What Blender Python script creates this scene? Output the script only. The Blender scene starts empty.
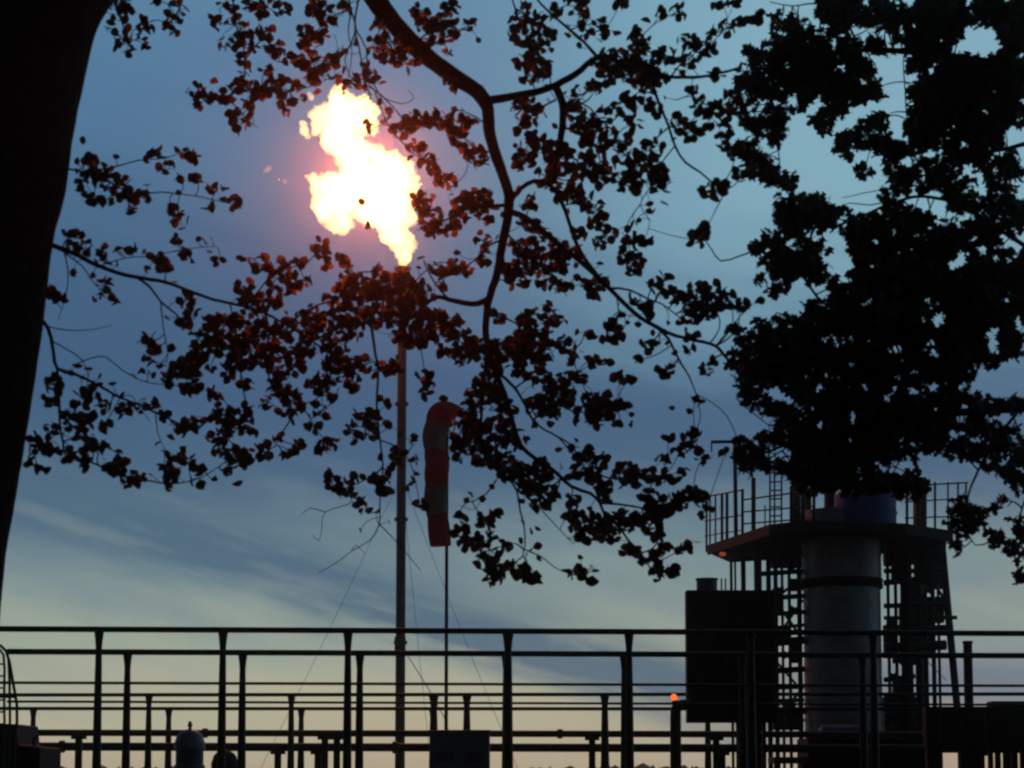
import bpy, bmesh, math, random
from mathutils import Vector, Matrix, noise

random.seed(7)
R = math.radians
SC = bpy.context.scene
COL = SC.collection

# ------------------------------------------------------------------ camera
F = 1911.0                      # focal length in pixels of the 1024 px wide frame
HORIZON = 772.0
PITCH = R(5.2)                  # the rest of the upward view is lens shift
CY = HORIZON - F * math.tan(PITCH)   # pixel row of the optical axis
CAM = Vector((0, 0, 1.6))
cd = bpy.data.cameras.new('camera')
cam = bpy.data.objects.new('camera', cd)
COL.objects.link(cam)
cam.location = CAM
cam.rotation_euler = (math.pi / 2 + PITCH, 0, 0)
cd.sensor_fit = 'HORIZONTAL'
cd.angle = 2 * math.atan(512.0 / F)
cd.shift_y = (CY - 384.0) / 1024.0
cd.clip_start = 0.1
cd.clip_end = 3000
cd.dof.use_dof = True
cd.dof.focus_distance = 40.0
cd.dof.aperture_fstop = 5.6
SC.camera = cam

# ------------------------------------------------------------------ world
def lin(r, g, b):
    f = lambda c: (c / 255 / 12.92) if c / 255 <= 0.04045 else ((c / 255 + 0.055) / 1.055) ** 2.4
    return (f(r), f(g), f(b), 1)

W = bpy.data.worlds.new('World')
SC.world = W
W.use_nodes = True
wt = W.node_tree
wt.nodes.clear()
def wn(t, **k):
    n = wt.nodes.new(t)
    for a, b in k.items():
        setattr(n, a, b)
    return n
def setin(n, i, v):
    if hasattr(v, 'links') or hasattr(v, 'is_linked'):
        wt.links.new(v, n.inputs[i])
    else:
        n.inputs[i].default_value = v
def M(op, a, b=0.0, c=0.0):
    n = wn('ShaderNodeMath', operation=op)
    setin(n, 0, a); setin(n, 1, b); setin(n, 2, c)
    return n.outputs[0]
def smooth(v, a, b, lo=0.0, hi=1.0):
    n = wn('ShaderNodeMapRange', interpolation_type='SMOOTHSTEP')
    setin(n, 0, v); setin(n, 1, a); setin(n, 2, b); setin(n, 3, lo); setin(n, 4, hi)
    return n.outputs[0]
def gauss(v, c, w):
    d = M('DIVIDE', M('SUBTRACT', v, c), w)
    return M('POWER', 2.718, M('MULTIPLY', M('MULTIPLY', d, d), -1.0))
def mixc(f, a, b):
    n = wn('ShaderNodeMix', data_type='RGBA')
    setin(n, 0, f); setin(n, 6, a); setin(n, 7, b)
    return n.outputs[2]

tc = wn('ShaderNodeTexCoord')
sp = wn('ShaderNodeSeparateXYZ')
wt.links.new(tc.outputs['Generated'], sp.inputs[0])
X, Y, Z = sp.outputs
E0 = M('MULTIPLY', M('ARCSINE', Z), 57.2958)
A0 = M('MULTIPLY', M('ARCTAN2', X, Y), 57.2958)
def cloudnoise(ka, ke, slope, detail, seed, rough=0.55):
    cx = wn('ShaderNodeCombineXYZ')
    setin(cx, 0, M('MULTIPLY', A0, ka))
    setin(cx, 1, M('MULTIPLY', M('ADD', E0, M('MULTIPLY', A0, slope)), ke))
    setin(cx, 2, seed)
    n = wn('ShaderNodeTexNoise')
    n.inputs['Scale'].default_value = 1
    n.inputs['Detail'].default_value = detail
    n.inputs['Roughness'].default_value = rough
    wt.links.new(cx.outputs[0], n.inputs['Vector'])
    return M('SUBTRACT', n.outputs[0], 0.5)
N1 = cloudnoise(0.10, 0.35, 0.25, 4, 3.1)
N2 = cloudnoise(0.16, 0.9, 0.27, 6, 9.4, 0.6)
E = M('ADD', E0, M('ADD', M('MULTIPLY', N1, 5.0), M('MULTIPLY', N2, 1.6)))
E = M('MAXIMUM', E, -2.0)
ramp = wn('ShaderNodeValToRGB')
mr = wn('ShaderNodeMapRange')
setin(mr, 0, E); setin(mr, 1, -2.0); setin(mr, 2, 70.0)
wt.links.new(mr.outputs[0], ramp.inputs[0])
stops = [(-2, (172, 150, 128)), (0, (188, 171, 147)), (2, (184, 181, 155)), (4, (154, 168, 156)), (6, (112, 137, 146)),
         (8.5, (67, 99, 128)), (11, (56, 90, 125)), (15, (62, 97, 131)), (20, (80, 122, 156)), (25, (92, 138, 166)), (32, (80, 118, 148)), (70, (38, 62, 92))]
el = ramp.color_ramp.elements
while len(el) < len(stops):
    el.new(0.5)
for e, (p, c) in zip(el, stops):
    e.position = (p + 2) / 72.0
    e.color = lin(*c)
skyc = ramp.outputs[0]
# clearer, brighter sky up to the right
fr = M('MULTIPLY', M('MULTIPLY', M('MULTIPLY', smooth(A0, -5.0, 9.0), smooth(E, 9.5, 17.0)), smooth(E0, 60.0, 30.0)), 0.85)
skyc = mixc(fr, skyc, lin(134, 178, 194))
# long slanting dark cloud bank low in the sky
E2 = M('ADD', E0, M('ADD', M('MULTIPLY', N1, 1.6), M('MULTIPLY', N2, 1.3)))
s2 = gauss(E2, M('MULTIPLY_ADD', A0, -0.28, 4.05), 0.95)
s2 = M('MULTIPLY', M('MULTIPLY', s2, smooth(A0, -32.0, -16.0)), smooth(A0, 14.0, 6.0))
s2 = M('MULTIPLY', s2, M('ADD', smooth(N2, -0.25, 0.1), 0.4))
skyc = mixc(M('MINIMUM', M('MULTIPLY', s2, 1.0), 1.0), skyc, lin(72, 104, 128))
s3 = M('MULTIPLY', gauss(E2, 2.6, 1.3), smooth(A0, 5.0, 12.0))
skyc = mixc(M('MULTIPLY', s3, 0.85), skyc, lin(74, 106, 138))
# paler wisps
wisp = M('MULTIPLY', smooth(N2, 0.02, 0.22), gauss(E0, 6.5, 2.6))
skyc = mixc(M('MULTIPLY', wisp, 0.30), skyc, lin(150, 164, 160))
# dusk: the sky dims away from where the sun went down
h = M('COSINE', M('MULTIPLY', M('SUBTRACT', A0, 15.0), 0.0174533))
dirf = smooth(h, -0.55, 0.85, 0.06, 1.0)
dimmed = wn('ShaderNodeVectorMath', operation='SCALE')
wt.links.new(skyc, dimmed.inputs[0])
wt.links.new(dirf, dimmed.inputs['Scale'])
nish = wn('ShaderNodeTexSky', sky_type='NISHITA')
nish.sun_disc = False
nish.sun_elevation = R(1.0)
nish.sun_rotation = R(40.0)
bg1 = wn('ShaderNodeBackground')
bg1.inputs[1].default_value = 0.975
wt.links.new(dimmed.outputs[0], bg1.inputs[0])
bg2 = wn('ShaderNodeBackground')
bg2.inputs[1].default_value = 0.01
wt.links.new(nish.outputs[0], bg2.inputs[0])
add = wn('ShaderNodeAddShader')
wt.links.new(bg1.outputs[0], add.inputs[0])
wt.links.new(bg2.outputs[0], add.inputs[1])
wo = wn('ShaderNodeOutputWorld')
wt.links.new(add.outputs[0], wo.inputs[0])

# ------------------------------------------------------------------ sun (already down behind the clouds)
sd = bpy.data.lights.new('sun', 'SUN')
sd.energy = 0.03
sd.angle = R(12)
sd.color = (1.0, 0.86, 0.72)
sun = bpy.data.objects.new('sun', sd)
COL.objects.link(sun)
sv = Vector((math.sin(R(40)) * math.cos(R(2)), math.cos(R(40)) * math.cos(R(2)), math.sin(R(2))))
sun.rotation_euler = (-sv).to_track_quat('-Z', 'Y').to_euler()

vs = SC.view_settings
SC.display_settings.display_device = 'sRGB'
vs.view_transform = 'Standard'
vs.look = 'None'
vs.exposure = 0
vs.gamma = 1
SC.render.engine = 'CYCLES'
cy = SC.cycles
cy.use_denoising = True
try:
    cy.denoiser = 'OPENIMAGEDENOISE'
except Exception:
    pass
cy.pixel_filter_type = 'BLACKMAN_HARRIS'
cy.filter_width = 2.4
cy.max_bounces = 5
cy.volume_bounces = 0
cy.transparent_max_bounces = 8

# ------------------------------------------------------------------ pixel -> place
_sp, _cp = math.sin(PITCH), math.cos(PITCH)
def ray(x, y):
    a = (x - 512.0) / F; b = (CY - y) / F
    return Vector((a, _cp - b * _sp, _sp + b * _cp))
def P(x, y, D):                       # point seen at (x, y) standing D metres ahead
    d = ray(x, y)
    return CAM + d * (D / d.y)
def PZ(x, y, z):                      # point seen at (x, y) at height z
    d = ray(x, y)
    return CAM + d * ((z - CAM.z) / d.z)
def ground_at(x, D):                  # ground point below pixel column x, D metres ahead
    p = P(x, HORIZON, D)
    return Vector((p.x, p.y, 0))
def px(n, D):                         # n pixels at D metres
    return n * D / F

# ------------------------------------------------------------------ materials
def mat(name, c1, c2, rough=0.7, metal=0.0, scale=6.0, bump=0.2, detail=6, spec=0.3, coords='Object'):
    m = bpy.data.materials.new(name)
    m.use_nodes = True
    nt = m.node_tree
    b = nt.nodes['Principled BSDF']
    t = nt.nodes.new('ShaderNodeTexCoord')
    n = nt.nodes.new('ShaderNodeTexNoise')
    n.inputs['Scale'].default_value = scale
    n.inputs['Detail'].default_value = detail
    nt.links.new(t.outputs[coords], n.inputs['Vector'])
    r = nt.nodes.new('ShaderNodeValToRGB')
    r.color_ramp.elements[0].position = 0.35
    r.color_ramp.elements[0].color = (*c1, 1)
    r.color_ramp.elements[1].position = 0.65
    r.color_ramp.elements[1].color = (*c2, 1)
    nt.links.new(n.outputs[0], r.inputs[0])
    nt.links.new(r.outputs[0], b.inputs['Base Color'])
    b.inputs['Roughness'].default_value = rough
    b.inputs['Metallic'].default_value = metal
    b.inputs['Specular IOR Level'].default_value = spec
    if bump:
        bm = nt.nodes.new('ShaderNodeBump')
        bm.inputs['Strength'].default_value = bump
        bm.inputs['Distance'].default_value = 0.02
        nt.links.new(n.outputs[0], bm.inputs['Height'])
        nt.links.new(bm.outputs[0], b.inputs['Normal'])
    return m

MAT = {
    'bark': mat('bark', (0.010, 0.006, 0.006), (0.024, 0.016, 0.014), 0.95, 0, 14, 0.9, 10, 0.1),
    'steel': mat('painted_steel', (0.020, 0.021, 0.023), (0.038, 0.037, 0.036), 0.6, 0, 9, 0.15, 6, 0.2),
    'rusty': mat('rusty_steel', (0.05, 0.035, 0.028), (0.085, 0.055, 0.04), 0.75, 0, 7, 0.3),
    'dark': mat('dark_painted_panel', (0.016, 0.015, 0.016), (0.027, 0.025, 0.025), 0.75, 0, 4, 0.1, 6, 0.12),
    'clad': mat('aluminium_cladding', (0.18, 0.21, 0.25), (0.26, 0.29, 0.33), 0.42, 0.25, 3, 0.08),
    'blue': mat('blue_paint', (0.03, 0.06, 0.22), (0.05, 0.09, 0.30), 0.5, 0, 5, 0.1),
    'slate': mat('blue_grey_enamel', (0.07, 0.085, 0.125), (0.10, 0.12, 0.165), 0.5, 0, 5, 0.1),
    'concrete': mat('concrete', (0.16, 0.155, 0.145), (0.24, 0.23, 0.21), 0.9, 0, 5, 0.3),
    'ground': mat('short_grass_ground', (0.03, 0.04, 0.018), (0.06, 0.06, 0.03), 0.95, 0, 0.6, 0.4),
    'wood': mat('far_foliage', (0.02, 0.03, 0.014), (0.045, 0.055, 0.025), 0.95, 0, 1.2, 0.6),
    'red': mat('windsock_red_cloth', (0.42, 0.016, 0.022), (0.52, 0.026, 0.026), 0.9, 0, 12, 0.2),
    'white': mat('windsock_white_cloth', (0.26, 0.23, 0.24), (0.34, 0.31, 0.31), 0.9, 0, 12, 0.2),
    'wire': mat('wire_rope', (0.05, 0.05, 0.05), (0.09, 0.09, 0.09), 0.6, 0.3, 20, 0.1),
    'burnt': mat('burner_scorched_steel', (0.04, 0.03, 0.028), (0.09, 0.06, 0.05), 0.7, 0.3, 8, 0.3),
}
for k in ('red', 'white'):            # thin cloth lets the light through
    nt = MAT[k].node_tree
    b = nt.nodes['Principled BSDF']
    o = nt.nodes['Material Output']
    tr = nt.nodes.new('ShaderNodeBsdfTranslucent')
    tr.inputs[0].default_value = (0.30, 0.007, 0.012, 1) if k == 'red' else (0.10, 0.085, 0.09, 1)
    mx = nt.nodes.new('ShaderNodeMixShader')
    mx.inputs[0].default_value = 0.45
    nt.links.new(b.outputs[0], mx.inputs[1]); nt.links.new(tr.outputs[0], mx.inputs[2])
    nt.links.new(mx.outputs[0], o.inputs[0])

def leaf_mat(name, c1, c2, tcol, fcol):
    m = mat(name, c1, c2, 0.6, 0, 2.5, 0.0, 3, 0.25)
    nt = m.node_tree
    b = nt.nodes['Principled BSDF']; o = nt.nodes['Material Output']
    tr = nt.nodes.new('ShaderNodeBsdfTranslucent')
    tr.inputs[0].default_value = (*tcol, 1)
    mx = nt.nodes.new('ShaderNodeMixShader')
    mx.inputs[0].default_value = 0.35
    nt.links.new(b.outputs[0], mx.inputs[1]); nt.links.new(tr.outputs[0], mx.inputs[2])
    fw = nt.nodes.new('ShaderNodeBsdfRefraction')          # thin blades pass some light nearly straight on
    fw.inputs['Color'].default_value = (*fcol, 1)
    fw.inputs['Roughness'].default_value = 0.8
    fw.inputs['IOR'].default_value = 1.09
    mx2 = nt.nodes.new('ShaderNodeMixShader')
    mx2.inputs[0].default_value = 0.3
    nt.links.new(mx.outputs[0], mx2.inputs[1]); nt.links.new(fw.outputs[0], mx2.inputs[2])
    nt.links.new(mx2.outputs[0], o.inputs[0])
    return m
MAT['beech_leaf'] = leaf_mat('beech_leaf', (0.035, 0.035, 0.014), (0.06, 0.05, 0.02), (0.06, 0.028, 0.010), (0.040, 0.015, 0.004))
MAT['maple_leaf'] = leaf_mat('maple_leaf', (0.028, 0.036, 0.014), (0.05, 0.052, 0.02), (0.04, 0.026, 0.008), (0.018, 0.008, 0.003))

def emis(name, col, s):
    m = bpy.data.materials.new(name); m.use_nodes = True
    nt = m.node_tree; nt.nodes.clear()
    e = nt.nodes.new('ShaderNodeEmission'); e.inputs[0].default_value = (*col, 1); e.inputs[1].default_value = s
    o = nt.nodes.new('ShaderNodeOutputMaterial'); nt.links.new(e.outputs[0], o.inputs[0])
    return m
MAT['glow'] = emis('orange_glow', (1.0, 0.19, 0.03), 1.1)  # emission colour for the added orange spots
MAT['glow_dim'] = emis('dim_orange_glow', (1.0, 0.2, 0.06), 0.22)

# ------------------------------------------------------------------ mesh builder
class MB:
    def __init__(s):
        s.v = []; s.f = []
    def box(s, c, sx, sy, sz, rz=0.0):           # c = centre
        i = len(s.v); cr, sr = math.cos(rz), math.sin(rz)
        for dz in (-1, 1):
            for dx, dy in ((-1, -1), (1, -1), (1, 1), (-1, 1)):
                x, y = dx * sx / 2, dy * sy / 2
                s.v.append((c[0] + x * cr - y * sr, c[1] + x * sr + y * cr, c[2] + dz * sz / 2))
        for q in ((0, 3, 2, 1), (4, 5, 6, 7), (0, 1, 5, 4), (1, 2, 6, 5), (2, 3, 7, 6), (3, 0, 4, 7)):
            s.f.append(tuple(i + k for k in q))
        return s
    def tube(s, pts, rad, n=8, cap=True):
        pts = [Vector(p) for p in pts]
        if not hasattr(rad, '__len__'):
            rad = [rad] * len(pts)
        base = len(s.v); ref = None
        for k, p in enumerate(pts):
            t = (pts[min(k + 1, len(pts) - 1)] - pts[max(k - 1, 0)]).normalized()
            if ref is None:
                ref = t.orthogonal().normalized()
            ref = (ref - t * ref.dot(t))
            if ref.length < 1e-6:
                ref = t.orthogonal()
            ref.normalize()
            bi = t.cross(ref)
            for j in range(n):
                a = 2 * math.pi * j / n
                s.v.append(tuple(p + (ref * math.cos(a) + bi * math.sin(a)) * rad[k]))
        for k in range(len(pts) - 1):
            for j in range(n):
                a = base + k * n + j; b = base + k * n + (j + 1) % n
                s.f.append((a, b, b + n, a + n))
        if cap:
            s.f.append(tuple(base + j for j in reversed(range(n))))
            e = base + (len(pts) - 1) * n
            s.f.append(tuple(e + j for j in range(n)))
        return s
    def lathe(s, c, prof, n=24):                 # prof = [(r, z)]
        return s.tube([(c[0], c[1], z) for r, z in prof], [r for r, z in prof], n) if False else s._lathe(c, prof, n)
    def _lathe(s, c, prof, n):
        base = len(s.v)
        for r, z in prof:
            for j in range(n):
                a = 2 * math.pi * j / n
                s.v.append((c[0] + r * math.cos(a), c[1] + r * math.sin(a), z))
        for k in range(len(prof) - 1):
            for j in range(n):
                a = base + k * n + j; b = base + k * n + (j + 1) % n
                s.f.append((a, b, b + n, a + n))
        s.f.append(tuple(base + j for j in reversed(range(n))))
        e = base + (len(prof) - 1) * n
        s.f.append(tuple(e + j for j in range(n)))
        return s
    def slab(s, poly, z0, z1):
        i = len(s.v); n = len(poly)
        s.v += [(p[0], p[1], z0) for p in poly] + [(p[0], p[1], z1) for p in poly]
        s.f.append(tuple(i + k for k in reversed(range(n))))
        s.f.append(tuple(i + n + k for k in range(n)))
        for k in range(n):
            a, b = i + k, i + (k + 1) % n
            s.f.append((a, b, b + n, a + n))
        return s
    def build(s, name, m, parent=None, smooth=False, bevel=0.0):
        me = bpy.data.meshes.new(name)
        me.from_pydata(s.v, [], s.f)
        if smooth:
            me.polygons.foreach_set('use_smooth', [True] * len(me.polygons))
            if smooth != 'all':
                try:
                    me.set_sharp_from_angle(angle=R(40))
                except Exception:
                    pass
        me.materials.append(MAT[m] if isinstance(m, str) else m)
        me.update()
        o = bpy.data.objects.new(name, me)
        COL.objects.link(o)
        if parent:
            o.parent = parent
            o.matrix_parent_inverse = Matrix.Translation(-Vector(parent.location))
        if bevel:
            b = o.modifiers.new('bevel', 'BEVEL'); b.width = bevel; b.segments = 2; b.limit_method = 'ANGLE'
        return o

def thing(name, label, cat, loc=(0, 0, 0), group=None):
    o = bpy.data.objects.new(name, None)
    o.empty_display_size = 0.2
    COL.objects.link(o)
    o.location = loc
    o['label'] = label; o['category'] = cat
    if group:
        o['group'] = group
    return o

# ------------------------------------------------------------------ ground
g = MB()
NG = 60
S = 380.0
for i in range(NG + 1):
    for j in range(NG + 1):
        x = -S + 2 * S * i / NG; y = -60 + (S + 60) * j / NG
        g.v.append((x, y, 0.0))
for i in range(NG):
    for j in range(NG):
        a = i * (NG + 1) + j
        g.f.append((a, a + NG + 1, a + NG + 2, a + 1))
o = g.build('ground', 'ground'); o['kind'] = 'structure'
# far low wood on the horizon
g = MB()
for k in range(1500):
    x = random.uniform(-330, 330); y = random.uniform(330, 360)
    hgt = 1.6 + 1.5 * noise.noise(Vector((x * 0.02, 0, 0))) + random.uniform(-0.6, 0.9)
    hgt = max(0.8, hgt)
    w = random.uniform(1.5, 3.5)
    n0 = len(g.v)
    for a in range(6):
        t = a * math.pi / 3 + random.random()
        g.v.append((x + w * math.cos(t), y + w * math.sin(t), random.uniform(-0.2, hgt * 0.6)))
    g.v.append((x + random.uniform(-.5, .5), y, hgt)); 
    for a in range(6):
        g.f.append((n0 + a, n0 + (a + 1) % 6, n0 + 6))
o = g.build('distant_scrub', 'wood')
o['kind'] = 'stuff'; o['label'] = 'low dark scrub along the far horizon'; o['category'] = 'scrub'

# ------------------------------------------------------------------ railings
def railing(label, z, ends, rail_r, mids, posts, post_r, group='steel pipe railings'):
    """ends: two pixels of the top rail; mids: pixel y of lower rails at both ends; posts: pixel columns"""
    a, b = PZ(*ends[0], z), PZ(*ends[1], z)
    mid = (a + b) / 2
    t = thing('pipe_railing', label, 'railing', (mid.x, mid.y, 0), group)
    MB().tube([a, b], rail_r, 10).build('top_rail', 'steel', t, True)
    for y0, y1, r in mids:
        def on(e, y):
            d = ray(e[0], y)
            # point on the vertical plane of the railing
            n = Vector((b - a)).cross(Vector((0, 0, 1)))
            k = (a - CAM).dot(n) / d.dot(n)
            return CAM + d * k
        MB().tube([on(ends[0], y0), on(ends[1], y1)], r, 8).build('mid_rail', 'steel', t, True)
    for q in posts:
        x, r = q if isinstance(q, tuple) else (q, post_r)
        d = ray(x, 640.0); n = Vector((b - a)).cross(Vector((0, 0, 1)))
        k = (a - CAM).dot(n) / d.dot(n)
        p = CAM + d * k
        prof = [(r * 1.35, -0.02), (r * 1.3, 1.7), (r * 1.08, z - 0.55), (r * 0.92, z - 0.2), (r * 1.15, z - 0.10), (r * 1.42, z - 0.03), (r * 1.42, z - rail_r * 0.4)]
        MB().lathe((p.x, p.y), prof, 10).build('post', 'steel', t, True)
    return t

railing('tallest and nearest dark pipe railing, its top rail highest in the picture', 3.08, ((-60, 628.6), (1090, 633.8)), 0.031,
        [(682.5, 686.0, 0.015)], [99, 223, 348, (508, 0.042), 629, 751, 873], 0.036)
railing('second dark pipe railing just behind the nearest one', 3.05, ((7, 651.6), (1090, 656)), 0.036,
        [(701.5, 705.0, 0.015)], [128, 243, 360, 506, (624.5, 0.044), 742, 862], 0.040)
railing('third dark railing, with its top rail level with the small orange glow', 3.0, ((-60, 695), (1090, 694)), 0.034,
        [], [150, 292, (434, 0.065), (467, 0.06), (604.5, 0.06), 742], 0.050)
railing('lowest and farthest of the dark pipe railings', 3.0, ((-60, 708.5), (930, 709)), 0.040,
        [], [35, 170, 302, 433, 707], 0.060)

# ------------------------------------------------------------------ pipelines
def pipeline(label, y0, y1, D, r, sup, m, flanges):
    a, b = P(-60, y0, D), P(1090, y1, D)
    t = thing('pipeline', label, 'pipe', ((a.x + b.x) / 2, D, 0), 'pipelines')
    MB().tube([a, b], r, 14).build('pipe', m, t, True)
    for x in flanges:
        k = (P(x, y0, D).x - a.x) / (b.x - a.x)
        c = a.lerp(b, k)
        MB().tube([c + Vector((-0.05, 0, 0)), c + Vector((0.05, 0, 0))], r * 1.45, 14).build('flange', m, t, True)
    for x in sup:
        k = (P(x, y0, D).x - a.x) / (b.x - a.x)
        c = a.lerp(b, k)
        w = px(6.5, D)
        s_ = MB().box((c.x, c.y, (c.z - r) / 2), w, 0.1, c.z - r * 0.9)
        s_.box((c.x, c.y, c.z - r - 0.03), w * 2.2, 0.16, 0.06)
        s_.build('support', 'steel', t, False, 0.006)
pipeline('reddish brown upper pipeline running low behind the railings', 732.5, 735, 38.0, px(3.3, 38), [79, 325, 337, 592, 716, 1010], 'rusty', [205, 560])
pipeline('thick grey lower pipeline, lowest line behind the railings', 746.3, 749, 39.0, px(4.2, 39), [48, 278, 318, 722, 980], 'steel', [62, 395])

# ------------------------------------------------------------------ flare stack
FD = 60.0
top = P(402.5, 268, FD)
t = thing('flare_stack', 'tall slender flare stack topped by the burning flame', 'flare stack', (top.x, top.y, 0))
zt = top.z
MB().lathe((top.x, top.y), [(0.165, -0.05), (0.155, 2.5), (0.15, 9), (0.145, zt - 1.2), (0.145, zt - 0.9)], 18).build('riser', 'steel', t, True)
MB().lathe((top.x, top.y), [(0.17, zt - 0.9), (0.30, zt - 0.85), (0.30, zt - 0.70), (0.24, zt - 0.66), (0.24, zt - 0.1), (0.30, zt), (0.26, zt + 0.02)], 20).build('burner_tip', 'burnt', t, True)
for zc in (5.6, 9.5, 13.2):
    MB().lathe((top.x, top.y), [(0.14, zc), (0.215, zc + 0.01), (0.215, zc + 0.11), (0.14, zc + 0.12)], 18).build('flange', 'steel', t, True)
MB().tube([(top.x - 0.1, top.y + 0.3, 0.0), (top.x - 0.1, top.y + 0.3, zt - 1.6), (top.x - 0.1, top.y + 0.2, zt - 1.2)], 0.03, 6).build('pilot_line', 'steel', t, True)
bz = P(402, 645, FD).z
MB().box((top.x, top.y - 0.22, bz), 0.34, 0.2, 0.5).build('junction_box', 'dark', t, False, 0.02)
for az, hz, far in ((198, 0.62, 12.5), (342, 0.62, 11.0), (80, 0.62, 13.0)):
    a = Vector((top.x, top.y, zt * 0.62))
    e = Vector((top.x + math.cos(R(az)) * far * 0.42, top.y + math.sin(R(az)) * far * 0.42, 0.0))
    mid = (a + e) / 2 + Vector((0, 0, -0.18))
    MB().tube([a, (a + mid) / 2 + Vector((0, 0, -.03)), mid, (mid + e) / 2 + Vector((0, 0, -.03)), e], 0.007, 5).build('guy_wire', 'wire', t, True)
e = P(428, 688, FD)
MB().tube([P(404, 650, FD), e, Vector((e.x + 0.5, e.y, e.z - 0.9)), Vector((e.x + 1.6, e.y, 0))], 0.014, 5).build('stay', 'wire', t, True)

# ------------------------------------------------------------------ flame: glowing gas, a volume
def volume_mat(name, col, s):
    m = bpy.data.materials.new(name); m.use_nodes = True
    nt = m.node_tree; nt.nodes.clear()
    e = nt.nodes.new('ShaderNodeEmission'); e.inputs[0].default_value = (*col, 1); e.inputs[1].default_value = s
    o_ = nt.nodes.new('ShaderNodeOutputMaterial'); nt.links.new(e.outputs[0], o_.inputs['Volume'])
    return m
MAT['flame'] = volume_mat('burning_gas', (1.0, 0.58, 0.14), 4.6)
MAT['flamelet'] = volume_mat('thin_burning_gas', (1.0, 0.32, 0.16), 1.3)
def blob(name, balls, m, parent, voxel, amp, seed):
    bm = bmesh.new()
    for x, y, r in balls:
        c = P(x, y, FD + random.uniform(-0.3, 0.3)); r3 = px(r, FD)
        mt = Matrix.Translation(c) @ Matrix.Diagonal((r3, r3 * 1.0, r3, 1))
        bmesh.ops.create_icosphere(bm, subdivisions=3, radius=1.0, matrix=mt)
    me = bpy.data.meshes.new(name); bm.to_mesh(me); bm.free()
    tmp = bpy.data.objects.new(name + '_tmp', me); COL.objects.link(tmp)
    md = tmp.modifiers.new('r', 'REMESH'); md.mode = 'VOXEL'; md.voxel_size = voxel
    dg = bpy.context.evaluated_depsgraph_get()
    me2 = bpy.data.meshes.new_from_object(tmp.evaluated_get(dg))
    bpy.data.objects.remove(tmp); bpy.data.meshes.remove(me)
    me2.name = name
    nrm = [v.normal.copy() for v in me2.vertices]
    for v, nn in zip(me2.vertices, nrm):
        q = v.co
        a = noise.noise(q * 1.9 + Vector((seed, 0, 0))) + 0.8 * noise.noise(q * 4.3 + Vector((0, seed, 0))) + 0.55 * noise.noise(q * 8.0) + 0.25 * noise.noise(q * 15.0)
        v.co = q + nn * (a * amp) + Vector((noise.noise(q * 1.3), 0, noise.noise(q * 1.3 + Vector((9, 3, 1))))) * amp * 0.7
    me2.materials.clear(); me2.materials.append(MAT[m])
    ob = bpy.data.objects.new(name, me2); COL.objects.link(ob)
    ob.parent = parent
    ob.matrix_parent_inverse = Matrix.Translation(-Vector(parent.location))
    return ob
fl = thing('gas_flame', 'bright white and yellow flame burning at the top of the flare stack', 'flame', tuple(top))
blob('flame_body', [(345, 112, 21), (326, 115, 15), (363, 112, 17), (340, 102, 11), (371, 126, 11), (317, 126, 9), (342, 138, 20), (352, 155, 20),
     (368, 165, 22), (388, 173, 22), (402, 180, 15), (408, 194, 11), (360, 188, 26), (336, 193, 21), (324, 190, 13), (322, 206, 13),
     (338, 214, 15), (375, 203, 26), (394, 205, 20), (404, 218, 12), (392, 233, 14), (402, 240, 13), (403, 252, 8), (403, 260, 5), (313, 179, 5), (347, 226, 7)],
     'flame', fl, 0.07, 0.21, 5.0)
for bl, sd_ in (([(303, 124, 4), (304, 130, 5), (307, 136, 3.5)], 1), ([(309, 94, 3), (311, 98, 3.5)], 2)):
    blob('flamelet', bl, 'flame', fl, 0.05, 0.05, sd_)
for bl, sd_ in (([(266, 171, 3), (269, 168, 3.5)], 3), ([(279, 179, 2.5), (285, 181, 3.5), (291, 183, 2)], 4)):
    blob('flamelet', bl, 'flamelet', fl, 0.05, 0.05, sd_)
ld = bpy.data.lights.new('flame_light', 'POINT')
ld.energy = 8500
ld.color = (1.0, 0.155, 0.065)
ld.shadow_soft_size = 0.9
lo = bpy.data.objects.new('flame_light', ld); COL.objects.link(lo)
lo.location = P(366, 178, FD)

# ------------------------------------------------------------------ windsock
WD = 36.0
c = P(446.5, 600, WD)
zt = P(446, 420, WD).z
t = thing('windsock', 'limp red and white striped windsock hanging from a thin mast', 'windsock', (c.x, c.y, 0))
MB().lathe((c.x, c.y), [(0.05, -0.03), (0.036, 1.0), (0.03, zt - 0.1), (0.03, zt + 0.22)], 10).build('mast', 'steel', t, True)
pts = [P(449, 421, WD), P(441, 412, WD), P(434, 418, WD), P(430.5, 440, WD), P(432, 470, WD), P(434.5, 500, WD), P(437, 525, WD), P(438.5, 546, WD)]
# hoop at the mouth
hoop = []
for k in range(17):
    a = 2 * math.pi * k / 16
    hoop.append(P(451, 420, WD) + Vector((0.07 * math.cos(a), 0.24 * math.cos(a), 0.24 * math.sin(a))))
MB().tube(hoop, 0.014, 6, False).build('hoop', 'steel', t, True)
def sock(i0, i1, name, m):
    n = 22; g = MB(); path = []
    L = len(path_f)
    for row in range(i0, i1 + 1):
        p, tn, r = path_f[row]
        side = Vector((0, 1, 0)); out = tn.cross(side).normalized()
        for j in range(n):
            a = 2 * math.pi * j / n
            wr = r * (1 + 0.16 * math.sin(3 * a + row * 0.22) + 0.10 * math.sin(7 * a - row * 0.3))
            g.v.append(tuple(p + out * math.cos(a) * wr + side * math.sin(a) * wr * 0.8))
    rows = i1 - i0 + 1
    for r_ in range(rows - 1):
        for j in range(n):
            a = r_ * n + j; b = r_ * n + (j + 1) % n
            g.f.append((a, b, b + n, a + n))
    return g.build(name, m, t, 'all')
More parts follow.
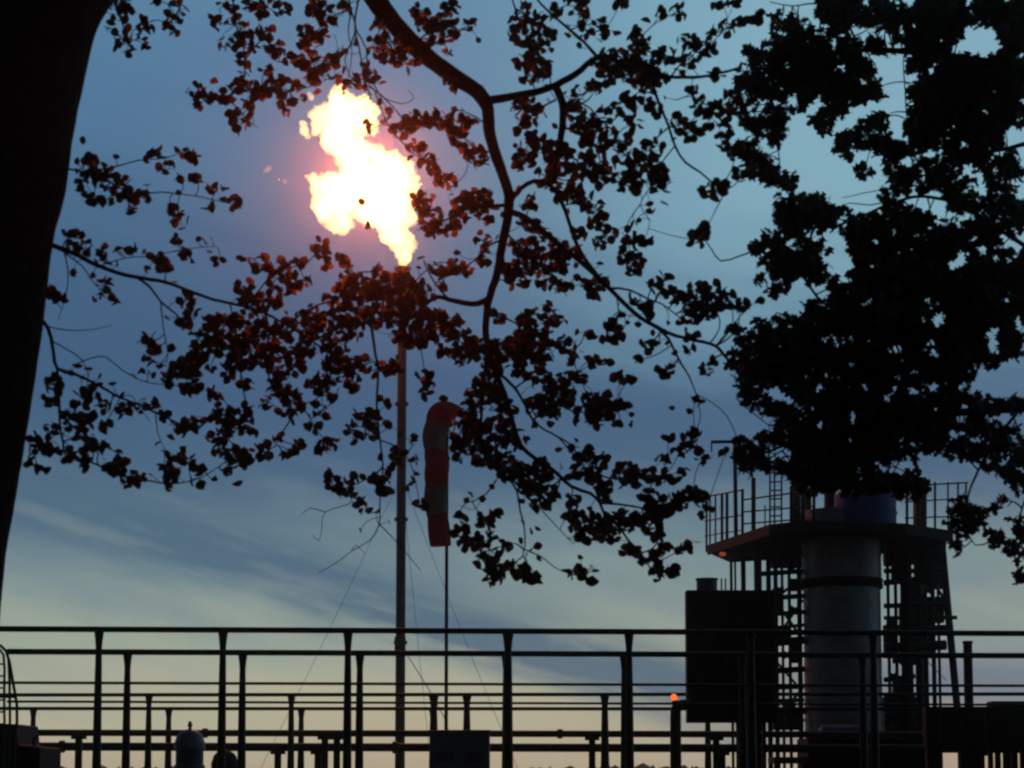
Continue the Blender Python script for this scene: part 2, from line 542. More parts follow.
# smooth path
path_f = []
ctrl = [P(453, 419, WD), P(446, 413.5, WD), P(440, 420, WD), P(436.5, 436, WD), P(435.5, 455, WD), P(436, 475, WD), P(437, 500, WD), P(438.5, 523, WD), P(439.5, 546, WD)]
rads = [15, 13.5, 12.5, 11.8, 11.3, 11.0, 10.6, 10.2, 9.8]
def cr(a, b, c_, d, u):
    return 0.5 * ((2 * b) + (-a + c_) * u + (2 * a - 5 * b + 4 * c_ - d) * u * u + (-a + 3 * b - 3 * c_ + d) * u ** 3)
NS = 8
raw = []
for k in range(len(ctrl) - 1):
    a = ctrl[max(k - 1, 0)]; b = ctrl[k]; c_ = ctrl[k + 1]; d = ctrl[min(k + 2, len(ctrl) - 1)]
    for q in range(NS):
        u = q / NS
        raw.append((cr(a, b, c_, d, u), rads[k] * (1 - u) + rads[k + 1] * u))
raw.append((ctrl[-1], rads[-1]))
for k, (p, r) in enumerate(raw):
    tn = (raw[min(k + 1, len(raw) - 1)][0] - raw[max(k - 1, 0)][0]).normalized()
    path_f.append((p, tn, px(r, WD)))
T_ = len(path_f) - 1
sock(0, 18, 'cloth_band', 'red')['label'] = 'red band at the folded mouth'
sock(18, 30, 'cloth_band', 'white')['label'] = 'pale band'
sock(30, 44, 'cloth_band', 'red')['label'] = 'upper red band'
sock(44, 53, 'cloth_band', 'white')['label'] = 'lower pale band'
sock(53, T_, 'cloth_band', 'red')['label'] = 'red band at the tail'

# ------------------------------------------------------------------ small equipment near the bottom edge
def dome(label, x, y, r, D, name, m, fin):
    c = P(x, y, D); R_ = px(r, D); zt = c.z
    t = thing(name, label, 'tank', (c.x, c.y, 0), 'small domed tanks')
    zs = zt - R_ * 0.85
    MB().lathe((c.x, c.y), [(R_ * 0.95, -0.02), (R_ * 0.95, zs - 0.12), (R_ * 0.98, zs - 0.1)], 24).build('body', m, t, True)
    MB().lathe((c.x, c.y), [(R_ * 1.08, zs - 0.1), (R_ * 1.08, zs - 0.02), (R_ * 1.0, zs), (R_ * 0.92, zs + R_ * .34), (R_ * .72, zs + R_ * .6), (R_ * .4, zs + R_ * .78), (R_ * .1, zs + R_ * .85)], 24).build('dome', m, t, True)
    if fin:
        MB().lathe((c.x, c.y), [(R_ * .16, zt - 0.03), (R_ * .10, zt + R_ * .12), (R_ * .18, zt + R_ * .22), (R_ * .1, zt + R_ * .5), (R_ * .02, zt + R_ * .56)], 10).build('finial', m, t, True)
        MB().lathe((c.x, c.y), [(R_ * 1.0, zs - 0.36), (R_ * 1.06, zs - 0.35), (R_ * 1.06, zs - 0.30), (R_ * 1.0, zs - 0.29)], 24).build('band', m, t, True)
dome('blue grey domed vent tank with a small finial on top', 190, 729, 14.5, 24.0, 'vent_tank', 'slate', True)
dome('low dark domed tank right of the one with the finial', 225, 750, 12.5, 25.0, 'small_tank', 'dark', False)

c = P(459.5, 732, 30.0); wv = px(60, 30)
t = thing('equipment_cabinet', 'low blue grey equipment cabinet at the foot of the windsock mast', 'cabinet', (c.x, c.y, 0))
MB().box((c.x, c.y + 0.3, c.z / 2 - 0.02), wv, 0.6, c.z - 0.0).build('body', 'slate', t, False, 0.015)
MB().box((c.x, c.y + 0.3, c.z + 0.008), wv * 1.04, 0.66, 0.05).build('lid', 'slate', t, False, 0.01)
for s_ in (-1, 1):
    d = MB().box((c.x + s_ * wv * 0.245, c.y - 0.012, c.z * 0.52), wv * 0.47, 0.02, c.z * 0.8).build('door', 'slate', t, False, 0.006)
    MB().box((c.x + s_ * wv * 0.06, c.y - 0.035, c.z * 0.6), 0.025, 0.03, 0.14).build('handle', 'dark', d)
    for q in range(3):
        MB().box((c.x + s_ * wv * 0.245, c.y - 0.028, c.z * (0.80 + 0.025 * q)), wv * 0.3, 0.012, 0.02).build('louvre', 'dark', d)

# raised dark control box
BD = 29.0
a, b = P(686.5, 590, BD), P(776.5, 722.5, BD)
cx = (a.x + b.x) / 2; wv = b.x - a.x; hv = a.z - b.z
t = thing('control_box', 'large black box raised on legs in front of the tower', 'box', (cx, BD, 0))
dd = 0.3
MB().box((cx, BD + dd / 2, (a.z + b.z) / 2), wv, dd, hv).build('body', 'dark', t, False, 0.012)
for s_ in (-1, 1):
    d = MB().box((cx + s_ * wv * 0.242, BD - 0.012, (a.z + b.z) / 2), wv * 0.47, 0.024, hv * 0.94).build('door', 'dark', t, False, 0.006)
    for q in (-1, 1):
        MB().tube([(cx + s_ * wv * 0.47, BD - 0.03, (a.z + b.z) / 2 + q * hv * 0.33 - 0.06), (cx + s_ * wv * 0.47, BD - 0.03, (a.z + b.z) / 2 + q * hv * 0.33 + 0.06)], 0.014, 8).build('hinge', 'steel', d, True)
    MB().box((cx + s_ * wv * 0.05, BD - 0.04, (a.z + b.z) / 2), 0.03, 0.04, 0.18).build('handle', 'steel', d, False, 0.005)
for x0, x1, yy in ((738.5, 752, .35), (757, 760.5, .6), (764, 767, .2)):
    p0, p1 = P(x0, 730, BD), P(x1, 730, BD)
    MB().box(((p0.x + p1.x) / 2, BD + 0.15, b.z / 2), p1.x - p0.x, 0.14, b.z + 0.02).build('leg', 'dark', t, False, 0.006)
c = P(708, 588, BD); r = px(10.5, BD); z0, z1 = a.z - 0.01, P(708, 577.5, BD).z
MB().lathe((c.x, BD + 0.17), [(r, z0), (r, z1 - 0.03), (r * 1.1, z1 - 0.025), (r * 1.1, z1), (r * 0.2, z1 + 0.012)], 22).build('vent_cap', 'slate', t, True)
for x in (723, 727):
    p = P(x, 590, BD)
    MB().tube([(p.x, BD + .2, p.z - .02), (p.x, BD + .2, p.z + px(13, BD))], 0.012, 6).build('antenna', 'steel', t, True)

# bent standpipe with an added emissive cap as the orange spot on its elbow
SD = 28.4
p0 = P(675.5, 740, SD)
el_pts = [Vector((p0.x, SD, 0.0))]
for (x, y) in ((675.5, 718), (675.8, 710), (677.5, 706), (681, 704.5), (690, 704.3)):
    el_pts.append(P(x, y, SD))
t = thing('standpipe', 'short bent standpipe left of the large black box', 'pipe', (p0.x, SD, 0))
MB().tube(el_pts, [px(6.2, SD)] + [px(5.4, SD)] * 3 + [px(5, SD)] * 2, 14).build('pipe', 'steel', t, True)
q = P(672, 702, SD)
MB().tube([P(675.5, 706, SD), P(674.5, 700.5, SD)], px(3.0, SD), 10).build('glow_cap_base', 'dark', t, True)
capm = MB().lathe((0, 0), [(px(2.6, SD), 0), (px(3.2, SD), px(1.5, SD)), (px(3.1, SD), px(4.2, SD)), (px(2.0, SD), px(6, SD)), (px(0.4, SD), px(6.6, SD))], 12)
lm = capm.build('glow_cap', 'glow', None, True)
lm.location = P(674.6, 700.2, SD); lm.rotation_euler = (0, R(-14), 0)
lm['label'] = 'small glowing orange cap added on top of the bent standpipe'; lm['category'] = 'glow'

# caged ladder and housing at the left edge
LD = 19.5
c = P(2, 740, LD)
t = thing('caged_ladder', 'bent pipe ladder rails cut by the left picture edge', 'ladder', (c.x, LD, 0))
def stile(pix, D, r, name='stile'):
    pts = [P(x, y, D) for x, y in pix]
    pts.append(Vector((pts[-1].x, pts[-1].y, 0)))
    MB().tube(pts, r, 8).build(name, 'steel', t, True)
stile([(-14, 642), (-6, 643), (1, 646), (6, 651), (9.5, 662), (13.5, 685), (16.8, 704), (17, 722), (15, 735)], LD, px(1.5, LD))
stile([(-22, 645), (-8, 647), (0, 650), (3.5, 655), (4.5, 668), (4.2, 700), (4.5, 725)], LD + 0.5, px(1.3, LD))
stile([(8.5, 660), (9.5, 680), (10, 720)], LD + 0.25, px(1.4, LD))
for y in (664, 676, 688, 700, 712, 724):
    MB().tube([P(-30, y, LD + .4), P(4.3, y, LD + .4)], px(0.9, LD), 6).build('rung', 'steel', t, True)
MB().tube([P(-30, 697, LD), P(16, 697, LD)], px(1.2, LD), 6).build('hoop', 'steel', t, True)
a, b = P(-60, 724, 21.0), P(17, 724, 21.0)
t = thing('pump_housing', 'low dark pump housing at the left picture edge below the ladder', 'housing', ((a.x + b.x) / 2, 21, 0))
poly = [(a.x, 21, 0), (P(41, 755, 21).x, 21, 0)]
g = MB()
prof = [(P(-60, 722, 21).x, 0), (P(40, 730, 21).x, 0), (P(40, 747, 21).x, P(40, 747, 21).z), (P(18, 745, 21).x, P(18, 745, 21).z), (P(16, 724, 21).x, P(16, 724, 21).z), (P(-60, 722, 21).x, P(-60, 722, 21).z)]
n = len(prof)
g.v = [(x, 21.0, z) for x, z in prof] + [(x, 22.0, z) for x, z in prof]
g.f = [tuple(range(n)), tuple(reversed(range(n, 2 * n)))] + [(k + n, (k + 1) % n + n, (k + 1) % n, k) for k in range(n)]
g.build('casing', 'dark', t, False, 0.02)
MB().tube([P(34, 750, 21.4), P(34, 738, 21.4), P(38, 735, 21.4)], px(1.6, 21), 8).build('outlet', 'steel', t, True)

# ------------------------------------------------------------------ process tower
TD = 45.0
c = P(842.5, 640, TD)
t = thing('process_tower', 'tall clad process column with a railed platform, half hidden by the right tree', 'tower', (c.x, TD, 0))
rc = px(39.5, TD)
zt = P(842, 512, TD).z; zr = P(842, 584, TD).z
MB().lathe((c.x, TD), [(rc * 0.97, -0.05), (rc * 0.97, zr - 0.12)], 40).build('shell', 'clad', t, True)
MB().lathe((c.x, TD), [(rc, zr + 0.1), (rc, zt), (rc * .5, zt + .03), (rc * .1, zt + .04)], 40).build('shell', 'clad', t, True)
MB().lathe((c.x, TD), [(rc * .9, zr - 0.12), (rc * 1.035, zr - 0.119), (rc * 1.035, zr - .02), (rc * 0.98, zr - .015), (rc * .98, zr + .015), (rc * 1.035, zr + .02), (rc * 1.035, zr + .1), (rc * .9, zr + .101)], 40).build('flange', 'dark', t, True)
for zc in (P(842, 655, TD).z, P(842, 720, TD).z, P(842, 555, TD).z):
    MB().lathe((c.x, TD), [(rc * .9, zc - .035), (rc * 1.012, zc - .034), (rc * 1.012, zc + .034), (rc * .9, zc + .035)], 40).build('band', 'clad', t, True)
ZD = P(842, 536, 44.0).z         # platform height
def dk(x, y):
    p = PZ(x, y, ZD); return (p.x, p.y)
outer = [dk(708, 553), dk(770, 533), dk(806, 529), dk(905, 532), dk(952, 539)]
back = [(outer[4][0] + 0.1, outer[4][1] + 2.6), (c.x, TD + 3.4), (outer[0][0] + 0.8, outer[0][1] + 2.2)]
MB().slab(outer + back, ZD, ZD + 0.16).build('platform', 'dark', t, False, 0.01)
for (q0, q1) in ((0, 1), (1, 2), (2, 3), (3, 4)):
    a = Vector((*outer[q0], 0)); b = Vector((*outer[q1], 0))
    m_ = (a + b) / 2; L = (b - a).length
    MB().box((m_.x, m_.y - 0.03, ZD + 0.07), L, 0.05, 0.24, math.atan2((b - a).y, (b - a).x)).build('fascia', 'dark', t)
# platform railing
def vert(x, y0, y1, D, wpx, name='post', m='steel', dx=0.0):
    a = P(x, y1, D); b = P(x + dx, y0, D)
    return MB().tube([a, b], px(wpx / 2, D), 8).build(name, m, t, True)
def bar(x0, y0, x1, y1, D, wpx, name='brace', m='steel', D2=None):
    return MB().tube([P(x0, y0, D), P(x1, y1, D2 or D)], px(wpx / 2, D), 8).build(name, m, t, True)
for x, y0, y1, D, w in ((706.5, 496, 552, 48, 2.2), (710, 497, 551, 48, 1.8), (715.5, 494, 549, 47.6, 1.8), (722, 494, 547, 47, 3), (727, 493, 545, 46.6, 3.2),
                        (742.5, 489, 541, 46, 3), (753.5, 478, 538, 45.6, 4.6), (765, 505, 535, 45.2, 1.4), (791.5, 486, 530, 44.4, 4), (803, 484, 529, 44.2, 4), (814, 488, 529, 44, 3.2),
                        (907, 486, 530, 44.4, 3), (920, 484, 533, 44.6, 2.6), (935, 482, 536, 45, 2.4), (948, 482, 538, 45.2, 1.8), (958, 482, 540, 46.5, 2.0), (966, 483, 541, 47.5, 2.0)):
    vert(x, y0, y1, D, w)
bar(705, 497, 742, 490, 48, 1.8, 'handrail', D2=46); bar(705, 521, 742, 515, 48, 1.5, 'handrail', D2=46); bar(705, 536, 742, 530, 48, 1.2, 'handrail', D2=46)
bar(742, 500, 815, 490, 46, 1.8, 'handrail', D2=44); bar(742, 512, 815, 506, 46, 1.6, 'handrail', D2=44); bar(742, 524, 815, 518, 46, 1.6, 'handrail', D2=44)
bar(905, 486, 968, 482.5, 44.4, 1.8, 'handrail', D2=47.5); bar(905, 502, 968, 498, 44.4, 1.5, 'handrail', D2=47.5); bar(905, 518, 968, 516, 44.4, 1.5, 'handrail', D2=47.5)
# davit
vert(736, 440, 536, 45.8, 4.2, 'davit_post', dx=-1.2)
bar(737, 441.5, 711, 442, 45.8, 3.4, 'davit_arm')
bar(711.5, 442, 711.5, 452, 45.8, 1.6, 'davit_hook')
# access ladder above the platform
for x in (770, 774.5, 781.5):
    vert(x, 470, 530, 44.6, 1.8, 'ladder_rail')
for y in (473, 482, 490.5, 499, 507, 516):
    bar(769, y, 782, y - 0.3, 44.6, 1.5, 'rung')
# blue drum and vessels standing on the platform belong to the tower
b0 = P(870, 528, 43.95)
rb = px(31, 44)
MB().lathe((b0.x, 44.0 + rb * 0.2 + 0.35), [(rb, ZD + 0.17), (rb, ZD + 1.02), (rb * 0.9, ZD + 1.1), (rb * .3, ZD + 1.16)], 32).build('drum', 'blue', t, True)
MB().lathe((b0.x, 44.0 + rb * 0.2 + 0.35), [(rb * 1.03, ZD + 0.56), (rb * 1.03, ZD + 0.62)], 32).build('drum_band', 'blue', t, True)
for x, w, y0 in ((796, 10, 478), (830, 12, 480), (920, 14, 478), (808, 7, 490)):
    vert(x, y0, 531, 45.2, w, 'riser', 'steel')
# legs, risers and pipework below the platform
for x, y0, w, D, dx, m in ((731, 553, 3.0, 46.5, 0, 'steel'), (735, 553, 2.2, 47.2, 0, 'steel'), (743, 548, 5, 46, 0, 'rusty'), (757.5, 545, 8, 45.5, 0, 'steel'), (768, 540, 5, 46, 0, 'steel'),
                           (775, 538, 4.5, 45, 0, 'steel'), (781.5, 538, 3.0, 45.2, 0, 'steel'), (788.5, 536, 3.4, 44.8, 0, 'steel'), (798.5, 536, 5, 45.3, 0, 'steel'),
                           (887, 536, 3.4, 45, 0, 'steel'), (894.5, 536, 3.6, 45.3, 0, 'steel'), (905, 536, 12, 45.2, 0, 'dark'), (917, 538, 8, 46, 0, 'steel'), (923.5, 540, 5.5, 45.6, 0, 'steel'), (931.5, 540, 4.5, 46.2, 0, 'steel'), (937, 540, 3, 46, 0, 'steel')):
    a = P(x, y0, D); g0 = Vector((a.x, a.y, 0))
    MB().tube([g0, a], px(w / 2, D), 8).build('leg' if w >= 4.5 else 'riser', m, t, True)
a = P(941.5, 540, 46); b = P(957, 706, 46); k = (a.z) / (a.z - b.z)
MB().tube([a + (b - a) * k, a], px(3.8, 46), 8).build('leg', 'steel', t, True)
for x0, y0, x1, y1, D, w in ((729, 560, 803, 556, 45.8, 4), (760, 574, 805, 571, 45.2, 5), (770, 598, 803, 596, 45, 5), (762, 615, 804, 612, 45, 4.5), (770, 628, 804, 625, 45.1, 3.5), (770, 643, 804, 640, 45, 8), (773, 671, 804, 669, 45, 6),
                             (772, 688, 804, 687, 45, 4), (772, 701, 804, 700, 45, 4), (772, 711, 806, 712, 45, 5), (772, 735, 806, 735, 45, 5),
                             (775, 560, 803, 575, 45.4, 3), (772, 600, 803, 578, 45.4, 3), (775, 600, 803, 640, 45.4, 3), (775, 640, 803, 600, 45.4, 2.5), (775, 660, 801, 690, 45.4, 2.5), (801, 690, 775, 722, 45.4, 3),
                             (884, 545, 945, 545, 45.6, 12), (884, 560, 945, 556, 45.6, 14), (884, 583, 945, 576, 45.6, 6), (884, 571, 940, 571, 45.5, 5), (884, 606, 945, 604, 45.6, 5), (884, 618, 957, 617.5, 45.6, 4), (884, 632, 946, 628, 45.6, 7), (884, 648, 946, 645, 45.5, 10), (884, 656, 950, 656, 45.6, 5),
                             (884, 545, 915, 600, 45.8, 4), (915, 600, 886, 650, 45.8, 4), (918, 560, 945, 600, 45.8, 3), (945, 600, 920, 640, 45.8, 3), (884, 680, 915, 676, 45.6, 5), (884, 697, 915, 696, 45.6, 4), (884, 716, 930, 716, 45.6, 9), (884, 730, 930, 730, 45.6, 8),
                             (926, 660, 946, 680, 46.5, 0.8)):
    bar(x0, y0, x1, y1, D, w)
for x, y, w_, h_ in ((911, 600, 18, 44), (911, 650, 20, 30), (935, 610, 16, 26), (782, 548, 44, 14), (914, 552, 56, 24), (900, 690, 14, 24), (786, 560, 30, 16), (780, 634, 16, 16), (796, 652, 10, 22), (917, 628, 34, 50), (934, 572, 18, 34), (905, 720, 44, 46), (786, 720, 26, 20), (889, 640, 10, 30), (778, 600, 10, 24), (793, 585, 8, 12), (900, 575, 16, 18)):
    p = P(x, y, 46.8)
    MB().box(p, px(w_, 46.8), 0.3, px(h_, 46.8)).build('panel', 'dark', t, False, 0.01)
# valves hung in the pipework
for x, y, r in ((787, 655, 5), (795, 610, 4.5), (779, 590, 4.5), (892, 622, 5), (897, 660, 4), (928, 590, 5), (889, 700, 4.5), (790, 705, 5), (893, 676, 4)):
    p = P(x, y, 44.9); r3 = px(r, 45)
    MB().tube([p + Vector((-r3, 0, 0)), p + Vector((-r3 * .7, 0, 0)), p, p + Vector((r3 * .7, 0, 0)), p + Vector((r3, 0, 0))], [r3 * 1.0, r3, r3 * .55, r3, r3 * 1.0], 12).build('valve', 'steel', t, True)
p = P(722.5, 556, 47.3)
lm2 = MB().lathe((0, 0), [(px(2.0, 47), 0), (px(3.6, 47), px(1.2, 47)), (px(3.6, 47), px(2.6, 47)), (px(2.4, 47), px(4, 47))], 12).build('glow_cap', 'glow_dim', None, True)  # faint orange spot put in as a small emissive cap
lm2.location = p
lm2['label'] = 'dim glowing orange cap added under the left corner of the tower platform'; lm2['category'] = 'glow'
t.location = t.location

# vent post beside the tower, skid and plinth
VD = 34.0
p = P(970.5, 700, VD); zt_ = P(967.5, 641, VD).z
t = thing('vent_post', 'stout upright pipe with a flanged top right of the tower', 'pipe', (p.x, VD, 0))
MB().lathe((p.x - 0.03, VD), [(px(4.8, VD), -0.02), (px(4.6, VD), zt_ - .06), (px(4.4, VD), zt_ - 0.02)], 14).build('pipe', 'steel', t, True)
MB().lathe((p.x - 0.03, VD), [(px(4.4, VD), zt_ - .05), (px(5.2, VD), zt_ - .048), (px(5.2, VD), zt_), (px(1, VD), zt_ + .004)], 14).build('cap', 'steel', t, True)

KD = 33.0
t = thing('equipment_skid', 'long black equipment skid at the lower right below the railing', 'skid', (P(1000, 730, KD).x, KD, 0))
def skbox(x0, y0, x1, y1, D, dep, name, m='dark', par=None):
    a, b = P(x0, y0, D), P(x1, y1, D)
    return MB().box(((a.x + b.x) / 2, D + dep / 2, (a.z + b.z) / 2), b.x - a.x, dep, a.z - b.z).build(name, m, par or t, False, 0.012)
skbox(926, 706.5, 992, 748, KD, 0.35, 'casing'); skbox(992.4, 701, 1080, 748, KD - .03, 0.42, 'casing')
for x0, x1 in ((926, 940), (959, 983), (989, 991.5), (996, 999), (1004, 1008), (1012, 1016), (1021, 1026), (1050, 1060)):
    a, b = P(x0, 748, KD + .15), P(x1, 748, KD + .15)
    MB().box(((a.x + b.x) / 2, KD + .15, a.z / 2), b.x - a.x, 0.24, a.z + 0.02).build('leg', 'dark', t, False, 0.006)
for x in (940, 962, 984, 1010):
    a = P(x, 712, KD - .05)
    MB().tube([a, P(x, 744, KD - .05)], 0.02, 6).build('rib', 'steel', t, True)
t = thing('pump_plinth', 'dark pump block on a plinth at the foot of the tower', 'pump', (P(860, 750, 41).x, 41, 0))
skbox(808, 738, 930, 790, 41.0, 1.6, 'casing')
skbox(774, 757, 812, 763.5, 41.0, 1.0, 'base_beam', 'rusty')
a, b = P(776, 763, 41.2), P(781, 763, 41.2)
MB().box(((a.x + b.x) / 2, 41.4, a.z / 2), b.x - a.x, .3, a.z).build('leg', 'dark', t)
a, b = P(803, 763, 41.2), P(807.5, 763, 41.2)
MB().box(((a.x + b.x) / 2, 41.4, a.z / 2), b.x - a.x, .3, a.z).build('leg', 'dark', t)
a = P(840, 736, 41.6)
MB().tube([a + Vector((-.45, 0, 0)), a + Vector((-.4, 0, .02)), a + Vector((.4, 0, .02)), a + Vector((.45, 0, 0))], [.1, .22, .22, .1], 16).build('motor', 'slate', t, True)

# ------------------------------------------------------------------ trees
LEAF_BEECH = ([(0, 0, 0), (-.30, .22, .05), (-.40, .5, .07), (-.26, .8, .04), (0, 1.02, -.03), (.26, .8, .04), (.40, .5, .07), (.30, .22, .05), (0, .5, 0)],
              [(0, 8, 1), (1, 8, 2), (2, 8, 3), (3, 8, 4), (4, 8, 5), (5, 8, 6), (6, 8, 7), (7, 8, 0)])
LEAF_MAPLE = ([(0, 0, 0), (-.34, .06, .05), (-.20, .26, .02), (-.52, .48, .06), (-.20, .56, .02), (-.22, .86, .02), (0, 1.05, -.04), (.22, .86, .02), (.20, .56, .02), (.52, .48, .06), (.20, .26, .02), (.34, .06, .05), (0, .42, 0)],
              [(k, 12, k + 1) for k in range(11)] + [(11, 12, 0)])

class Tree:
    def __init__(s, name, label, base, leaf, leafmat, seed):
        s.t = thing(name, label, 'tree', base)
        s.leaf = leaf; s.leafmat = leafmat
        s.samples = []                     # (x, y, D, r) of wood
        s.leaves = []; s.tw = MB()
        s.rng = random.Random(seed)
        s.pairs = 0
    def near(s, x, y, maxd=1e9):
        best = None; bd = maxd * maxd
        for q in s.samples:
            d = (q[0] - x) ** 2 + (q[1] - y) ** 2
            if d < bd:
                bd = d; best = q
        return best
    def branch(s, pts, r0, r1, drift=0.0, D=None, name='branch', n=8, ease=0.8):
        if D is None:
            q = s.near(pts[0][0], pts[0][1]); D = q[2] if q else 11.0
        # smooth the traced line
        P_ = []
        for k in range(len(pts) - 1):
            a = pts[max(k - 1, 0)]; b = pts[k]; c_ = pts[k + 1]; d = pts[min(k + 2, len(pts) - 1)]
            L = math.hypot(c_[0] - b[0], c_[1] - b[1])
            m = max(2, int(L / 7))
            for q in range(m):
                u = q / m
                P_.append(tuple(cr(a[i], b[i], c_[i], d[i], u) for i in (0, 1)))
        P_.append(pts[-1])
        tot = len(P_) - 1
        v = []; rr = []
        ph = s.rng.uniform(0, 9)
        for k, (x, y) in enumerate(P_):
            f = k / tot
            Dk = D + drift * f + 0.10 * math.sin(f * 5 + ph) * f
            rp = r0 + (r1 - r0) * f ** ease
            rp *= 1 + 0.10 * noise.noise(Vector((x * 0.09, y * 0.09, ph)))
            jx = 0.5 * noise.noise(Vector((x * .12, y * .12, ph + 5))) * min(1.5, rp)
            s.samples.append((x, y, Dk, rp))
            v.append(P(x + jx, y + jx, Dk)); rr.append(px(rp, Dk))
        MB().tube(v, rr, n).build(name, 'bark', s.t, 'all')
    def twig(s, p0, D0, p1, D1, r0, r1, sag=0.0):
        dx, dy = p1[0] - p0[0], p1[1] - p0[1]
        L = math.hypot(dx, dy)
        b = s.rng.uniform(-.22, .22) * L
        nx, ny = (-dy / (L + 1e-6), dx / (L + 1e-6))
        pts = []; rr = []
        m = 5 if L > 14 else 3
        for k in range(m + 1):
            u = k / m
            w = math.sin(u * math.pi) * b
            x = p0[0] + dx * u + nx * w; y = p0[1] + dy * u + ny * w + sag * u * (1 - u)
            Dk = D0 + (D1 - D0) * u
            pts.append(P(x, y, Dk)); rr.append(px(r0 + (r1 - r0) * u, Dk))
        s.tw.tube(pts, rr, 4, False)
    def add_leaf(s, x, y, D, size, face=0.45):
        rng = s.rng
        nrm = Vector((rng.gauss(0, 1), rng.gauss(0, 1), rng.gauss(0, 1))).normalized()
        nrm = (nrm + Vector((0, -1, -0.1)) * face * 1.2).normalized()
        dirv = Vector((rng.gauss(0, 1), rng.gauss(0, .7), rng.gauss(-.35, .8)))
        dirv = dirv - nrm * dirv.dot(nrm)
        if dirv.length < 1e-3:
            dirv = nrm.orthogonal()
        dirv.normalize()
        side = dirv.cross(nrm)
        p = P(x, y, D) - dirv * size * 0.5
        m = Matrix((side, dirv, nrm)).transposed().to_4x4()
        wd = rng.uniform(0.85, 1.2)
        m = Matrix.Translation(p) @ m @ Matrix.Diagonal((size * wd, size, size * rng.uniform(.4, 2.5), 1))
        s.leaves.append((size / D, m, 0 < x < 1024 and 0 < y < 768))
    def cluster(s, x, y, rx, ry, n, smin, smax, spread=1.0, face=0.45, twigs=True, maxl=70, hole=None):
        rng = s.rng
        q = s.near(x, y)
        D = q[2] + rng.uniform(-.35, .35)
        L = math.hypot(q[0] - x, q[1] - y)
        if twigs and L < maxl and n > 1:
            s.twig((q[0], q[1]), q[2], (x, y), D, min(1.0, q[3]), 0.5, sag=rng.uniform(-6, 6))
        for k in range(n):
            for _ in range(6):
                a = rng.uniform(0, 2 * math.pi); r = math.sqrt(rng.random())
                lx = x + rx * r * math.cos(a) * 1.0; ly = y + ry * r * math.sin(a)
                if not hole or not hole(lx, ly):
                    break
            else:
                continue
            lD = D + rng.uniform(-1, 1) * px(max(rx, ry), D) * 1.6 * spread
            sz = px(rng.uniform(smin, smax), D)
            s.add_leaf(lx, ly, lD, sz, face)
            if twigs and rng.random() < 0.55:
                s.twig((x, y), D, (lx, ly), lD, 0.45, 0.25)
    def finish(s, keep=300):
        lv = sorted(s.leaves, key=lambda q: (not q[2], -q[0]))
        V, Fc = s.leaf
        me = bpy.data.meshes.new('leaf')
        me.from_pydata(V, [], Fc); me.materials.append(MAT[s.leafmat]); me.update()
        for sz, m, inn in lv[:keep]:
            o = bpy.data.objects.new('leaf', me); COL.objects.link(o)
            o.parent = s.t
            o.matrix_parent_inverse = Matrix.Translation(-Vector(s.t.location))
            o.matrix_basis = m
        g = MB()
        for sz, m, inn in lv[keep:]:
            b = len(g.v)
            g.v += [tuple(m @ Vector(q)) for q in V]
            g.f += [tuple(b + k for k in q) for q in Fc]
        o = g.build('foliage', s.leafmat, s.t); o['kind'] = 'stuff'
        o = s.tw.build('twigs', 'bark', s.t); o['kind'] = 'stuff'
        print('leaves', s.t.name, len(lv))

# ---- left tree: leaning trunk, limb arching over from above the frame
TR_D = 9.5
trunk_line = [(-178, 1100, 108), (-160, 1040, 92), (-130, 930, 82), (-92, 740, 76), (-70, 592, 70), (-56, 500, 69), (-37, 400, 66.5), (-22, 325, 64), (-10, 245, 62), (6, 190, 60), (16, 130, 59), (30, 65, 58), (41, 20, 58.5), (56, -20, 64), (70, -80, 66), (84, -180, 60), (92, -300, 52), (98, -420, 40), (108, -560, 24)]
b0 = P(-178, 1100, TR_D)
BT = Tree('beech_tree', 'large leaning tree, dark trunk at the left edge, limb arching past the flame', (b0.x, b0.y, 0), LEAF_BEECH, 'beech_leaf', 11)
g = MB(); NT = 40
rows = []
for k in range(len(trunk_line) - 1):
    A_ = [trunk_line[max(k - 1, 0)], trunk_line[k], trunk_line[k + 1], trunk_line[min(k + 2, len(trunk_line) - 1)]]
    for q in range(8):
        rows.append(tuple(cr(A_[0][i], A_[1][i], A_[2][i], A_[3][i], q / 8) for i in range(3)))
for k, (x, y, r) in enumerate(rows):
    p = P(x, y, TR_D)
    if k == 0:
        p.z = -0.05
    rr = px(r, TR_D)
    for j in range(NT):
        a = 2 * math.pi * j / NT
        q = Vector((math.cos(a), math.sin(a), p.z * 0.8))
        w = rr * (1 + 0.035 * noise.noise(q * 1.5) + 0.016 * noise.noise(Vector((q.x * 5, q.y * 5, p.z * 5))) + 0.008 * noise.noise(Vector((q.x * 14, q.y * 14, p.z * 9))))
        g.v.append((p.x + w * math.cos(a), p.y + w * math.sin(a), p.z))
    if k:
        for j in range(NT):
            a0 = (k - 1) * NT + j; a1 = (k - 1) * NT + (j + 1) % NT
            g.f.append((a0, a1, a1 + NT, a0 + NT))
g.build('trunk', 'bark', BT.t, 'all')
